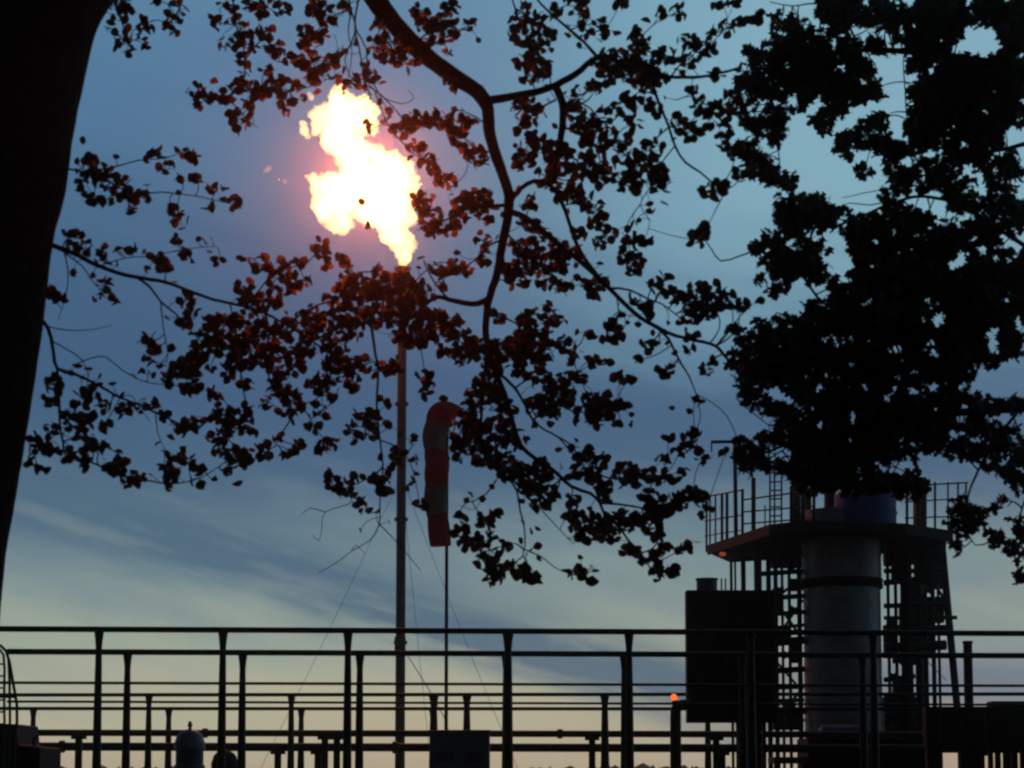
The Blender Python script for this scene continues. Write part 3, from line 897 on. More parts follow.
# limb tracing (pixel lines, radii in pixels)
B = BT.branch
B([(92, -300), (150, -330), (220, -270), (290, -150), (335, -62), (370, -8), (398, 28), (425, 55), (455, 77), (478, 92), (488, 107)], 22, 7.6, 0.7, TR_D, 'limb', 12, 0.9)
B([(484, 98), (488, 110), (489, 128), (494, 150), (503, 175), (509, 196), (508, 216), (503, 240), (498, 270), (490, 296), (487, 312), (486, 335), (491, 360), (499, 380), (507, 402), (514, 427), (521, 446), (536, 459), (553, 470), (572, 487), (590, 493), (600, 503), (605, 516), (618, 526), (629, 541), (641, 553), (652, 571)],
  7.0, 0.7, 1.2, None, 'limb', 12, 0.75)
B([(486, 101), (510, 97), (535, 92), (556, 85), (575, 74), (592, 61), (606, 56), (625, 66), (645, 74), (670, 77), (700, 77), (720, 73), (742, 67)], 5.0, 1.2, -.6, None, 'limb')
B([(598, 58), (584, 42), (570, 30), (556, 18), (541, 4), (528, -14)], 1.8, 1.0, -.5)
B([(532, 48), (522, 28), (515, 8), (509, -12)], 1.2, 0.8, .4, 10.8)
B([(650, 76), (656, 95), (662, 110), (669, 127), (675, 146), (685, 162), (700, 172), (712, 182), (727, 189)], 2.0, 0.8, -.5)
B([(556, 87), (562, 102), (563, 120), (560, 142), (557, 160), (554, 182)], 4.6, 2.6, .5)
B([(509, 203), (520, 189), (535, 181), (548, 184), (556, 192), (565, 210), (570, 226), (577, 245), (587, 262), (603, 282)], 2.6, 1.8, .4)
B([(508, 212), (520, 215), (532, 222), (545, 233), (560, 246), (575, 257), (590, 270), (604, 283), (615, 294), (628, 307), (641, 318), (655, 326), (668, 333), (685, 338), (702, 342), (716, 346), (723, 354), (732, 364), (741, 378)], 3.4, 1.4, -.5)
B([(655, 326), (668, 338), (675, 352), (682, 365), (690, 378), (696, 394)], 1.8, 0.6, .3)
B([(612, 288), (630, 290), (648, 299), (662, 304), (680, 318)], 1.3, 0.6, .4)
B([(617, 296), (618, 308), (622, 312), (626, 312)], 0.8, 0.4, .1)
B([(489, 298), (478, 304), (465, 303), (450, 300), (438, 297), (424, 305), (412, 318), (392, 322), (370, 318)], 3.6, 1.2, .6)
B([(450, 300), (440, 290), (430, 275), (424, 262)], 1.2, 0.6, .2)
B([(424, 305), (445, 322), (460, 335), (470, 345)], 1.4, 0.7, .3)
B([(500, 374), (515, 388), (525, 405), (533, 420), (545, 430), (558, 437), (572, 453), (580, 464)], 1.7, 0.7, .5)
B([(558, 437), (570, 444), (580, 457), (592, 468)], 1.0, 0.5, -.3)
B([(488, 352), (484, 380), (482, 402), (481, 430), (483, 450), (491, 466), (506, 476), (517, 491), (520, 510), (524, 526), (525, 545), (523, 556), (531, 568)], 2.2, 0.6, .7)
B([(523, 549), (540, 556), (553, 566), (562, 571), (575, 574)], 0.8, 0.4, .2)
B([(517, 489), (533, 501), (547, 516), (560, 530), (573, 544)], 0.8, 0.35, -.3)
B([(496, 480), (486, 494), (473, 502), (481, 516), (490, 530)], 0.9, 0.4, .3)
B([(473, 502), (466, 503), (460, 512), (463, 530), (478, 548)], 0.6, 0.4, .3)
B([(604, 516), (603, 528), (612, 538)], .9, .5, .2)
B([(560, 480), (585, 472), (610, 478), (640, 478), (660, 480)], 1.3, .6, .3)
B([(600, 503), (625, 505), (650, 508), (680, 500), (708, 503)], 1.3, .6, -.3)
B([(533, 420), (555, 405), (575, 412), (600, 412), (622, 410)], 1.2, .5, -.3)
B([(525, 345), (545, 345), (565, 350), (578, 372), (585, 390)], 1.2, .5, -.3, 11.4)
# left side of the tree
B([(40, 240), (62, 249), (78, 255), (90, 262), (112, 271), (135, 277), (165, 282), (187, 290), (212, 299), (246, 307), (265, 313), (288, 326), (312, 341), (336, 358), (350, 372)], 2.9, 0.8, 1.2, TR_D, 'branch')
B([(136, 277), (150, 287), (161, 302), (176, 314), (190, 330), (205, 345)], 1.5, 0.6, -.3)
B([(161, 303), (163, 325), (166, 342), (168, 354), (165, 366)], 0.8, 0.4, .2)
B([(64, 252), (68, 270), (67, 290), (62, 308), (58, 320)], 0.8, 0.3, -.2)
B([(66, 254), (82, 266), (92, 280), (100, 290)], 0.9, 0.4, .2)
B([(100, 266), (125, 258), (150, 256), (180, 250), (215, 246)], 0.7, 0.35, .4)
B([(30, 316), (44, 322), (51, 338), (57, 368), (75, 374), (100, 386), (119, 397), (140, 405), (156, 413), (176, 422), (192, 431)], 2.2, 0.8, .8, TR_D)
B([(57, 368), (59, 395), (60, 425), (63, 442), (66, 456), (85, 460), (105, 468), (130, 478), (152, 481), (170, 484), (200, 478), (225, 462)], 1.6, 0.5, .4)
B([(50, 340), (68, 350), (82, 360), (88, 376), (86, 392)], 0.8, 0.4, .2)
B([(46, 326), (66, 330), (90, 330), (112, 325)], 0.7, 0.3, .2)
B([(72, 366), (92, 358), (106, 357), (122, 370), (146, 382), (170, 385), (200, 388), (222, 398)], 0.7, 0.4, .5)
B([(156, 413), (157, 430), (161, 441), (164, 448)], 0.7, 0.3, .1)
B([(120, 398), (130, 395), (136, 402), (150, 422)], 0.6, 0.3, .1)
B([(30, 455), (40, 448), (50, 440), (60, 428)], 0.8, .5, .1, TR_D)
# sprays hanging from above the frame, left of the flame
B([(60, -40), (85, -25), (105, -8), (118, 10), (124, 30), (132, 42)], 1.6, 0.5, .4, TR_D)
B([(84, 172), (98, 170), (118, 166), (140, 160), (165, 158), (185, 151)], 1.0, 0.4, .4, TR_D)
B([(60, 168), (84, 172), (110, 182), (135, 195), (160, 192), (195, 196), (232, 204)], 1.2, 0.4, .6, TR_D)
B([(160, -60), (178, -20), (182, 0), (172, 22), (170, 35)], 1.0, 0.4, .2, 10.2)
B([(200, -80), (225, -20), (234, 5), (236, 25), (243, 45), (245, 65), (243, 85), (230, 95), (205, 97)], 1.4, 0.5, .2, 10.3)
B([(225, -20), (250, 0), (268, 8), (282, 16)], 1.0, 0.4, .3)
B([(243, 80), (262, 86), (285, 90), (305, 88), (325, 80)], 0.9, 0.4, .3)
B([(245, 60), (262, 40), (272, 45), (290, 58), (302, 66)], 0.8, 0.4, .2)
B([(228, 100), (240, 110), (248, 120), (258, 128)], 0.7, 0.4, .2)
B([(330, -60), (345, -20), (351, 10), (356, 28), (350, 45), (340, 58), (320, 66)], 1.6, 0.6, .2, 10.6)
B([(362, -40), (360, -10), (356, 12), (355, 30), (360, 52), (364, 78), (372, 100)], 1.4, 0.5, .3, 10.7)
B([(351, 10), (335, 15), (318, 30), (306, 40)], 0.9, 0.4, .2)
B([(350, 45), (345, 60), (350, 76), (358, 85)], 0.8, 0.4, .2)
B([(369, 86), (382, 96), (394, 108), (404, 120), (415, 128), (430, 122)], 0.9, 0.4, .2)
B([(375, 92), (388, 125), (402, 142), (415, 155), (432, 165), (450, 180)], 0.8, 0.4, .3)
B([(352, 8), (348, 30), (352, 52), (348, 78)], 0.8, 0.4, .2)
B([(356, 30), (366, 48), (368, 70), (378, 92), (392, 118)], 0.8, 0.4, .3)
B([(340, 48), (332, 62), (338, 78)], 0.6, 0.3, .2)
B([(384, 98), (402, 104), (414, 98), (408, 90)], 0.6, 0.3, .2)
B([(450, 188), (462, 178), (468, 165), (460, 150)], 0.6, 0.3, .2)
B([(402, 300), (412, 288), (420, 276), (440, 262), (458, 266)], 0.9, 0.4, .2)
B([(420, 50), (405, 52), (390, 50), (378, 38)], 1.0, 0.5, -.3)
B([(415, 45), (428, 32), (442, 22), (450, 12)], 1.2, 0.5, -.3)
B([(440, 40), (455, 32), (468, 26)], 0.8, 0.4, .2)
B([(489, 128), (478, 118), (465, 112), (462, 108)], 0.8, 0.4, .3)
B([(495, 152), (480, 150), (466, 140), (458, 132)], 1.0, 0.5, .3)
B([(508, 205), (492, 206), (474, 206), (458, 214), (440, 222), (425, 222)], 2.2, 0.7, .5)
B([(425, 222), (418, 208), (414, 198)], 0.8, 0.5, .1)
B([(503, 240), (488, 246), (478, 258), (460, 268), (440, 270)], 1.2, 0.5, .4)
B([(505, 232), (520, 246), (535, 256), (548, 268), (560, 282), (575, 286)], 1.2, 0.4, .4)
B([(545, 232), (556, 244), (562, 258)], 0.8, 0.5, -.2)
B([(487, 315), (505, 318), (520, 325), (540, 330), (555, 318)], 1.2, 0.5, .3)
B([(563, 128), (578, 132), (594, 145), (600, 160), (598, 178)], 1.3, 0.6, -.3)
B([(575, 100), (590, 108), (600, 120), (612, 130), (622, 150)], 1.0, 0.5, -.3)
B([(556, 100), (540, 108), (525, 115), (518, 126)], 1.2, 0.5, .3)
B([(560, 142), (545, 148), (530, 152), (518, 162)], 1.2, 0.5, .3)
B([(669, 127), (655, 140), (648, 158), (648, 178)], 1.0, 0.5, .3)
B([(675, 146), (660, 165), (655, 180), (640, 205), (650, 220), (646, 235)], 0.8, 0.35, .4)
B([(565, 205), (580, 204), (596, 214), (602, 230), (606, 240)], 0.9, 0.4, .2)
B([(640, 205), (628, 222), (628, 240), (632, 262)], 0.6, 0.35, .2)
B([(540, 25), (552, 14), (568, 4), (580, -8)], 0.9, 0.5, .2)
B([(570, 30), (590, 24), (604, 30)], 0.8, 0.4, .2)
B([(625, 66), (635, 50), (642, 36), (660, 20), (678, 12)], 1.0, 0.4, .3)
B([(670, 77), (682, 62), (695, 48), (712, 42), (725, 30)], 1.0, 0.4, .3)
B([(670, 127), (690, 122), (702, 112)], 0.8, 0.4, .2)
B([(676, 100), (692, 96), (705, 104), (712, 118)], 0.6, 0.35, .2)
# wood in the thick spray under the flame
B([(265, 313), (270, 335), (262, 352), (240, 362), (218, 352), (200, 345)], 1.2, 0.6, .3)
B([(288, 326), (300, 315), (318, 305), (338, 298), (352, 280)], 1.2, 0.5, .3)
B([(312, 341), (335, 330), (358, 322), (380, 322)], 1.2, 0.6, .3)
B([(262, 352), (268, 372), (272, 388), (285, 396), (298, 406)], 1.0, 0.5, .3)
B([(245, 307), (258, 292), (272, 275), (288, 268), (308, 262), (316, 252)], 1.1, 0.5, .3)
B([(240, 362), (242, 385), (246, 405), (240, 425), (228, 440), (222, 455)], 1.0, 0.5, .3)
B([(298, 400), (310, 418), (318, 432), (330, 446)], 0.8, 0.4, .2)
B([(296, 412), (284, 430), (275, 446), (265, 452)], 1.0, 0.4, .2)
B([(336, 358), (330, 378), (322, 395), (305, 404)], 1.0, 0.5, -.2)
B([(370, 318), (374, 345), (378, 370), (377, 392), (377, 412), (380, 440), (383, 465), (382, 482)], 1.5, 0.8, .3)
B([(382, 480), (380, 500), (379, 525), (370, 540), (352, 551), (336, 563), (318, 573)], 0.8, 0.3, .4)
B([(379, 524), (394, 539), (407, 554), (421, 571)], 0.7, 0.3, -.2)
B([(383, 468), (365, 480), (345, 488), (332, 484)], 0.8, 0.4, .2)
B([(345, 488), (352, 502), (325, 512), (322, 526), (319, 541), (312, 534)], 0.6, 0.25, .2)
B([(325, 512), (310, 508), (301, 515)], 0.5, 0.25, .1)
B([(352, 551), (356, 545), (364, 553)], 0.5, 0.25, .1)
B([(377, 420), (365, 425), (352, 428)], 0.7, 0.4, .2)
B([(380, 440), (398, 448), (410, 462), (415, 480), (420, 504)], 0.8, 0.35, .3)
B([(482, 402), (470, 412), (460, 432), (455, 450)], 1.2, 0.5, -.3)
B([(412, 318), (420, 345), (424, 368), (426, 388)], 0.9, 0.4, .2)

CL = """712,190,12,6,7;722,186,7,5,4;698,240,8,7,6;706,231,5,5,4;720,108,8,10,7;732,98,7,9,6;728,128,7,8,5;735,150,8,9,6;742,170,8,8,6;721,140,5,6,3;690,92,6,4,2
395,278,9,7,3;408,284,12,9,4;388,300,12,8,4;416,305,12,9,4;402,325,9,9,4;362,122,5,4,1;371,131,5,5,2;358,203,4,4,1;366,226,5,3,1;352,300,8,8,8;375,285,8,8,8;420,290,8,8,7
118,15,14,14,10;130,40,14,12,9;122,3,12,8,6;148,22,6,6,3;172,27,8,6,4;180,8,8,10,5;155,0,4,3,2
228,5,8,8,6;250,5,10,5,6;262,12,5,6,3;270,2,8,4,4;282,10,6,5,3;218,22,8,6,5;240,30,8,12,8;245,48,8,10,7;225,48,6,4,2;262,33,10,5,5;270,45,8,7,6;278,57,6,5,3;290,55,6,6,4;243,65,5,8,3;265,70,6,6,3
195,92,7,6,4;198,106,5,4,2;205,98,6,5,4;222,95,8,8,6;217,82,3,4,1;240,85,8,6,5;250,92,12,8,8;262,90,10,6,5;280,85,8,8,6;290,92,12,10,12;288,105,7,6,4;236,115,6,5,3;243,123,8,6,4;245,108,5,4,2
305,33,6,5,4;318,35,9,6,6;308,44,8,5,5;330,18,8,7,6;325,3,10,4,5;340,5,6,4,4;315,15,6,8,4;312,62,12,9,12;330,66,8,6,5;320,75,10,6,6;335,58,6,4,3;350,80,10,6,7;365,82,8,6,5
380,30,6,8,4;375,42,8,6,5;392,42,10,8,8;390,55,12,8,9;408,60,8,8,6;372,72,6,6,3;420,10,6,6,4;423,25,6,5,3;435,28,8,6,6;445,22,10,8,9;450,10,6,6,5;432,40,8,6,6;450,37,6,4,3;468,25,6,4,3;448,52,4,5,2;447,80,6,4,3;455,90,4,4,2
402,128,9,7,7;415,123,12,8,12;430,119,9,6,7;440,119,8,6,5;445,125,6,6,3;414,150,7,7,5;425,160,6,6,4;432,165,5,5,3;448,180,8,6,6;438,172,6,5,3;460,130,8,10,8;470,120,6,6,5;455,140,7,7,5;470,150,8,8,7;480,160,6,8,5
422,201,8,8,7;430,206,8,8,6;428,226,8,8,8;440,225,10,6,8;452,230,8,5,5;470,205,12,10,14;480,200,10,8,8;460,215,8,6,5;485,212,8,8,8;455,268,12,5,7;465,268,5,5,3;440,270,8,5,5;440,282,4,4,2
525,15,8,10,6;535,22,10,10,9;545,35,8,8,7;530,45,8,6,5;540,55,10,8,8;525,62,8,6,5;515,35,4,6,3;550,12,8,6,5;530,75,7,7,5;545,70,8,8,6;570,3,8,5,5;580,15,8,8,5;585,30,6,6,3;600,25,6,6,4;603,35,5,5,3;620,3,6,5,4;585,0,4,4,2
640,45,10,8,8;635,35,6,6,4;645,22,3,3,1;662,13,5,4,2;678,12,7,7,6;600,60,8,8,7;615,60,10,8,10;630,62,12,9,14;645,68,12,12,18;655,80,10,8,10;625,75,10,7,9;610,72,8,7,7;665,55,8,6,5;675,62,6,5,3;640,85,7,5,5
690,42,10,6,7;700,50,7,7,5;710,45,6,6,4;690,60,6,6,4;718,32,5,6,3;728,28,6,6,4;715,75,6,4,3;720,3,6,4,3;735,2,8,4,4;745,20,6,4,4;758,18,7,5,5
575,110,8,5,5;580,95,8,6,5;595,88,6,5,3;605,85,8,6,5;520,105,8,6,6;530,118,8,6,6;540,108,10,7,8;520,125,6,6,4;575,125,8,6,6;590,120,10,8,8;600,130,10,10,10;595,145,10,10,10;585,135,8,8,7;605,110,6,6,3;620,108,8,6,6;628,100,6,8,4;636,125,8,8,5;645,105,8,6,5;655,112,6,6,4;620,140,8,8,6;625,155,8,8,6
700,105,8,6,5;705,115,6,6,4;690,130,8,8,6;680,122,6,6,4;708,130,6,5,3;590,165,12,10,14;600,178,8,8,7;575,175,6,8,4;565,160,8,8,6;545,150,8,8,6;535,140,8,6,6;525,150,10,8,8;530,160,6,6,4;515,165,6,6,4;650,150,10,8,9;640,165,10,10,10;655,170,10,10,10;645,182,12,8,10;665,185,6,5,4;618,172,8,8,6;625,185,6,6,3
555,155,10,12,16;550,175,10,10,12;560,190,8,10,8;575,190,6,6,4;590,205,10,8,7;605,213,4,4,2;578,200,6,6,4;530,205,7,7,6;520,223,5,5,3;537,225,8,6,5;595,222,6,5,4;605,235,8,6,5;598,242,6,5,3;580,235,6,5,3;626,239,5,5,2;662,200,4,4,1;645,213,4,4,1;635,240,8,7,6;645,238,6,4,3;625,258,7,8,6;635,262,6,6,4;632,272,6,6,4
482,240,5,8,4;485,258,5,6,3;505,265,8,6,6;512,272,7,6,5;525,265,8,8,8;530,250,10,8,8;520,248,8,6,6;513,283,6,4,2;525,280,5,4,2;545,280,6,6,4;540,270,5,5,3;555,262,10,8,10;560,250,8,7,7;550,240,6,6,4;545,255,6,6,4;563,268,6,5,3;575,253,6,6,4;557,288,5,5,3;564,293,4,4,1;570,286,6,4,3;583,282,8,4,5;595,290,6,7,6;600,282,6,6,5
495,315,7,6,5;530,312,5,5,3;528,325,8,8,10;535,333,8,8,8;548,308,4,4,2;550,318,8,7,7;558,322,5,4,3;540,340,10,8,10;520,335,6,5,4;690,300,10,10,9;698,290,8,8,7;680,298,8,6,6;663,290,8,6,6;655,285,5,5,3;665,278,5,5,3;705,305,10,8,12;715,308,8,6,7;700,315,8,6,6;690,320,6,6,4;640,300,8,6,6;650,308,6,6,4;720,290,5,6,3;730,300,8,6,6;740,305,6,5,4;757,300,4,3,2
610,330,5,3,2;612,325,8,5,6;610,338,6,5,5;620,335,4,4,2;650,345,6,6,4;640,360,4,4,2;665,370,6,5,4;690,350,5,4,2;708,365,6,7,5;690,335,6,4,3;585,333,8,3,3;592,362,5,4,3;605,362,5,4,2;580,352,4,4,1;622,378,7,3,3;545,355,6,6,4;565,345,8,6,6;575,365,5,8,5;582,378,4,4,2
480,345,14,8,16;500,350,10,8,12;515,350,10,8,12;530,350,10,8,12;540,360,8,8,8;525,370,10,6,8;470,350,10,8,10;495,365,10,8,10;540,375,6,6,4;485,385,8,10,10;478,395,8,8,8;495,400,8,8,8;505,410,8,8,8;500,430,10,10,14;515,440,10,8,10;490,440,10,10,12;475,430,8,8,7;480,455,8,8,8;500,460,10,8,10;510,470,10,8,12;525,475,10,8,12;540,470,8,8,8;545,488,8,10,10;535,485,8,6,7;540,505,7,6,6;555,495,4,4,2;530,490,8,6,6
555,385,10,8,12;565,395,9,8,9;570,380,6,6,5;545,400,8,7,7;535,407,8,7,7;555,408,8,7,8;575,405,5,5,3;590,400,6,5,4;602,398,6,5,4;600,410,9,8,10;610,412,8,6,6;595,420,6,8,6;590,412,8,6,6;630,380,5,3,2;622,405,5,4,3;618,425,5,4,2;628,425,4,4,1;578,420,4,4,2
585,455,7,7,6;600,460,7,5,4;575,470,8,6,6;590,470,8,8,8;600,485,8,8,10;605,495,6,6,5;625,470,8,6,6;635,478,10,8,10;645,475,8,6,6;620,480,7,6,5;655,480,5,4,2;668,435,4,6,2;680,450,6,5,3;662,460,6,5,3;665,478,5,5,3;675,480,4,4,2;685,470,4,4,2;690,440,7,6,5;695,432,5,5,4;705,455,8,7,6;725,453,4,4,2;738,442,5,4,3;686,410,4,4,1;674,408,4,5,1;700,400,5,3,2
570,500,6,6,5;575,515,7,7,7;580,525,8,7,7;585,535,7,6,6;593,540,5,5,2;600,520,8,8,10;610,525,10,8,12;608,535,6,5,4;618,515,6,6,5;632,525,5,5,3;650,500,8,8,10;640,520,10,8,12;650,525,8,8,8;660,510,10,8,12;675,500,10,7,10;690,495,8,6,7;700,500,6,8,5;705,510,5,6,3;660,535,5,5,3;665,545,4,4,2;668,550,6,5,3;685,550,6,5,4;697,543,4,3,1;655,555,6,5,4;645,560,8,6,6;660,570,8,6,7;672,572,5,4,3;630,550,6,6,4
485,520,8,5,6;495,515,6,4,3;490,530,5,4,3;478,540,6,6,5;490,550,10,8,10;505,545,6,4,3;500,565,8,7,7;485,565,8,5,6;510,570,8,7,8;525,572,8,6,8;532,580,6,4,4;495,578,8,6,6;530,528,4,3,1;540,528,4,3,1;537,545,2,3,1;572,572,6,4,3;580,572,6,4,4;592,570,4,3,2;590,580,5,3,2;460,530,6,6,5;470,545,8,6,6;462,515,4,4,2
252,258,10,3,3;265,270,10,5,7;285,265,8,6,6;290,285,8,10,12;272,285,5,5,3;245,290,8,8,7;252,305,10,8,9;265,302,8,7,7;275,300,6,5,4;300,262,5,4,2;320,252,6,4,4;328,263,5,5,3;305,280,5,4,3;225,325,12,7,10;210,325,8,6,6;240,320,8,6,6;205,335,8,8,8;225,345,12,8,14;245,340,14,10,18;265,335,14,10,18;285,330,10,8,10;305,325,12,10,14;315,315,8,8,8;320,330,10,8,10;335,320,10,8,10;335,300,8,8,8;345,290,8,8,8;350,275,8,8,8;345,258,7,5,4
365,290,10,8,12;380,295,10,10,14;395,290,14,12,11;410,295,14,12,11;385,310,14,11,12;400,315,14,13,12;415,315,12,11,9;370,320,10,8,10;355,310,10,8,10;430,320,10,8,10;445,320,10,8,10;440,335,10,8,10;425,340,8,8,8;455,330,8,8,8;405,335,10,10,12;350,330,10,8,10;335,345,10,8,10;450,350,10,6,8;465,355,10,7,9;370,272,8,6,5;385,280,8,6,6
265,355,14,8,16;285,355,10,8,10;295,365,8,6,6;240,360,10,6,8;205,358,8,6,6;195,352,6,8,5;190,390,8,5,6;211,368,4,5,2;227,372,6,6,4;215,395,5,6,3;275,378,8,8,8;285,372,8,6,6;245,385,6,4,3;248,368,5,4,3;277,390,6,5,4;290,395,8,6,7;268,402,6,6,4;282,412,4,5,2;295,410,6,6,4;300,400,5,5,3;185,428,5,5,2;196,425,5,4,2;207,418,4,3,2;225,415,9,10,12;230,425,8,8,9;218,438,8,6,7;220,448,6,5,4;247,410,6,8,4;245,425,6,7,5;255,433,5,4,2;240,448,6,5,3;262,450,8,6,6;276,440,4,4,2;290,453,8,6,7;300,445,4,4,2
320,385,10,8,10;328,375,8,6,6;330,395,6,5,4;322,405,5,5,3;318,415,7,3,3;315,427,7,4,3;328,443,8,4,4;325,450,6,5,3;345,375,8,8,8;350,362,8,6,6;338,365,8,6,6;357,385,6,6,3;365,365,8,6,6;380,370,8,6,6;395,365,6,6,5;330,358,8,8,8;305,350,10,8,8;385,400,5,5,2;387,418,4,4,1;355,415,5,3,2;350,425,4,4,2;370,420,7,6,7;372,430,6,6,5;355,437,6,4,3
425,388,7,7,4;428,375,4,4,2;418,375,3,2,1;345,490,6,4,3;330,478,4,4,2;335,485,7,5,5;350,480,6,4,3;380,480,8,5,7;385,490,6,4,4;362,502,5,4,3;365,512,5,4,2;395,470,5,5,3;410,485,5,5,3;420,505,6,4,2;412,440,3,5,2;415,460,4,4,2;400,455,6,8,6;470,410,8,8,8;466,425,7,8,7;462,440,7,8,7;460,450,6,8,6;475,440,8,8,8;445,398,3,3,1;468,393,4,4,2
80,141,4,4,1;85,160,8,8,5;98,172,10,10,9;84,180,8,8,6;110,182,10,8,8;125,188,8,8,6;150,157,8,5,4;165,165,6,8,4;160,152,5,4,2;185,152,8,5,4;196,157,4,5,2;180,178,5,4,2;197,180,6,4,3;217,188,8,4,4;235,205,5,7,3;95,196,7,6,4;105,202,5,5,3;125,197,8,5,5;140,196,7,6,4;133,207,5,5,2;172,207,6,5,3;180,220,7,6,4;208,208,5,5,2
70,236,5,6,3;80,246,9,7,7;82,233,5,4,2;105,256,5,7,3;120,251,5,3,2;134,251,6,4,2;152,262,6,5,3;166,260,6,8,5;165,268,4,4,2;176,240,5,5,2;186,257,6,5,3;207,252,4,5,1;205,243,6,2,1;220,259,6,6,2;52,292,5,5,3;62,295,4,5,2;100,299,6,5,2;115,299,5,6,2;104,285,6,5,3;186,300,6,7,5;190,312,6,7,5;185,322,6,5,3;148,340,7,6,4;157,347,5,5,2;148,358,5,6,3;147,374,6,4,2;172,350,4,4,2;170,378,8,5,5;180,370,7,6,5;190,362,8,8,8;195,375,6,5,4;52,384,6,6,3
80,392,6,5,2;55,388,6,6,4;50,400,8,6,5;75,410,8,6,6;85,420,8,8,7;105,407,7,4,3;104,425,5,6,3;90,400,8,6,5;84,434,6,6,4;68,420,6,6,4;127,410,8,6,4;146,404,8,4,3;164,415,5,4,2;169,426,4,5,1;186,428,6,6,3;195,424,6,5,3;36,437,7,4,3;46,450,7,6,5;40,448,6,5,3;50,432,6,6,4;45,468,6,4,3;28,462,4,6,2;70,457,8,4,4;86,463,6,5,3;95,447,8,5,5;103,447,6,5,3;118,465,7,7,6;120,458,5,5,3;110,470,5,4,3;130,477,7,5,5;124,484,5,4,2;142,480,6,4,3;165,460,6,6,4;172,468,6,6,5;168,480,6,5,4;168,492,4,4,1;182,455,6,5,4;190,462,6,6,3;200,468,6,5,3;203,481,4,4,1;193,480,4,4,1;232,455,6,6,3;242,462,8,6,5;230,472,4,5,2;238,480,5,3,1"""
for it in CL.replace('\n', ';').split(';'):
    x, y, rx, ry, n = (float(q) for q in it.split(','))
    n = int(n) if n <= 1 else int(round(n * 2.2))
    k = 1.15 if n <= 5 else 1.38
    BT.cluster(x, y, rx * k, ry * k, n, 7.5, 13.0, 1.0, 0.5)
centres = [tuple(float(q) for q in it.split(',')[:2]) for it in CL.replace('\n', ';').split(';')]
for q in list(BT.samples):
    if q[3] < 2.6 and BT.rng.random() < 0.42 and any((q[0] - a) ** 2 + (q[1] - b) ** 2 < 20 ** 2 for a, b in centres):
        lx, ly = q[0] + BT.rng.gauss(0, 8), q[1] + BT.rng.gauss(0, 8)
        lD = q[2] + BT.rng.uniform(-.12, .12)
        BT.add_leaf(lx, ly, lD, px(BT.rng.uniform(6.5, 11.5), lD), 0.4)
        BT.twig((q[0], q[1]), q[2], (lx, ly), lD, .5, .25)
BT.finish(300)

# ---- right tree: dense crown reaching in from a trunk beyond the right edge
RT_D = 12.0
b0 = P(1330, 900, RT_D)
RT = Tree('maple_tree', 'dense dark leafy tree crown hanging in from the right edge over the tower', (b0.x, b0.y, 0), LEAF_MAPLE, 'maple_leaf', 23)
trk = [(b0.x, b0.y, -0.05), (b0.x + .02, b0.y, 0.5), (b0.x - .04, b0.y, 2.2), (b0.x - 0.1, b0.y, 4.0), (b0.x - .05, b0.y, 5.6), (b0.x, b0.y, 7.2)]
MB().tube(trk, [.42, .32, .27, .23, .16, .06], 20).build('trunk', 'bark', RT.t, 'all')
B = RT.branch
def tx(z):
    return b0.x
B([(1322, 330), (1240, 280), (1150, 262), (1060, 268), (980, 285), (900, 300), (850, 318), (800, 345), (762, 372)], 13, 1.4, -1.6, RT_D, 'limb', 10)
B([(1322, 120), (1220, 110), (1120, 100), (1020, 70), (940, 55), (860, 50), (800, 60), (765, 78)], 11, 1.2, -1.2, RT_D, 'limb', 10)
B([(1322, 420), (1230, 420), (1120, 400), (1020, 408), (930, 415), (860, 425), (800, 440), (760, 455)], 11, 1.2, -1.0, RT_D, 'limb', 10)
B([(1120, 100), (1060, 130), (1000, 150), (930, 148), (870, 150)], 4, .8, .5)
B([(1060, 268), (1000, 230), (960, 205), (920, 196), (895, 203), (868, 213), (842, 224), (815, 228), (790, 215)], 3, .9, -.5)
B([(895, 200), (870, 205), (850, 203), (842, 206)], .8, .4, -.3)
B([(960, 190), (920, 186), (880, 190), (842, 198)], .7, .4, -.3, 11.2)
B([(850, 318), (820, 300), (800, 270), (785, 252), (762, 248), (740, 256), (721, 261), (712, 250), (705, 240)], 1.8, .6, -.4)
B([(800, 60), (775, 90), (768, 120), (778, 150), (780, 175)], 1.5, .6, -.3)
B([(860, 50), (845, 20), (820, 4), (792, 6), (770, 2)], 1.5, .5, -.3)
B([(910, 155), (907, 120), (905, 90), (903, 60)], 1.0, .6, .2)
B([(1020, 408), (990, 450), (970, 490), (965, 525), (975, 545)], 2.0, .6, -.3)
B([(930, 415), (905, 450), (890, 480)], 1.5, .6, -.3)
B([(1120, 400), (1060, 450), (1025, 500), (1016, 545)], 2.5, .7, -.2)
B([(762, 372), (745, 388), (738, 400), (752, 412), (768, 425)], 1.0, .5, .2)
B([(800, 440), (775, 455), (755, 470), (748, 480)], 1.0, .5, .2)
B([(980, 285), (940, 330), (900, 360), (850, 380)], 2.2, .8, .3)
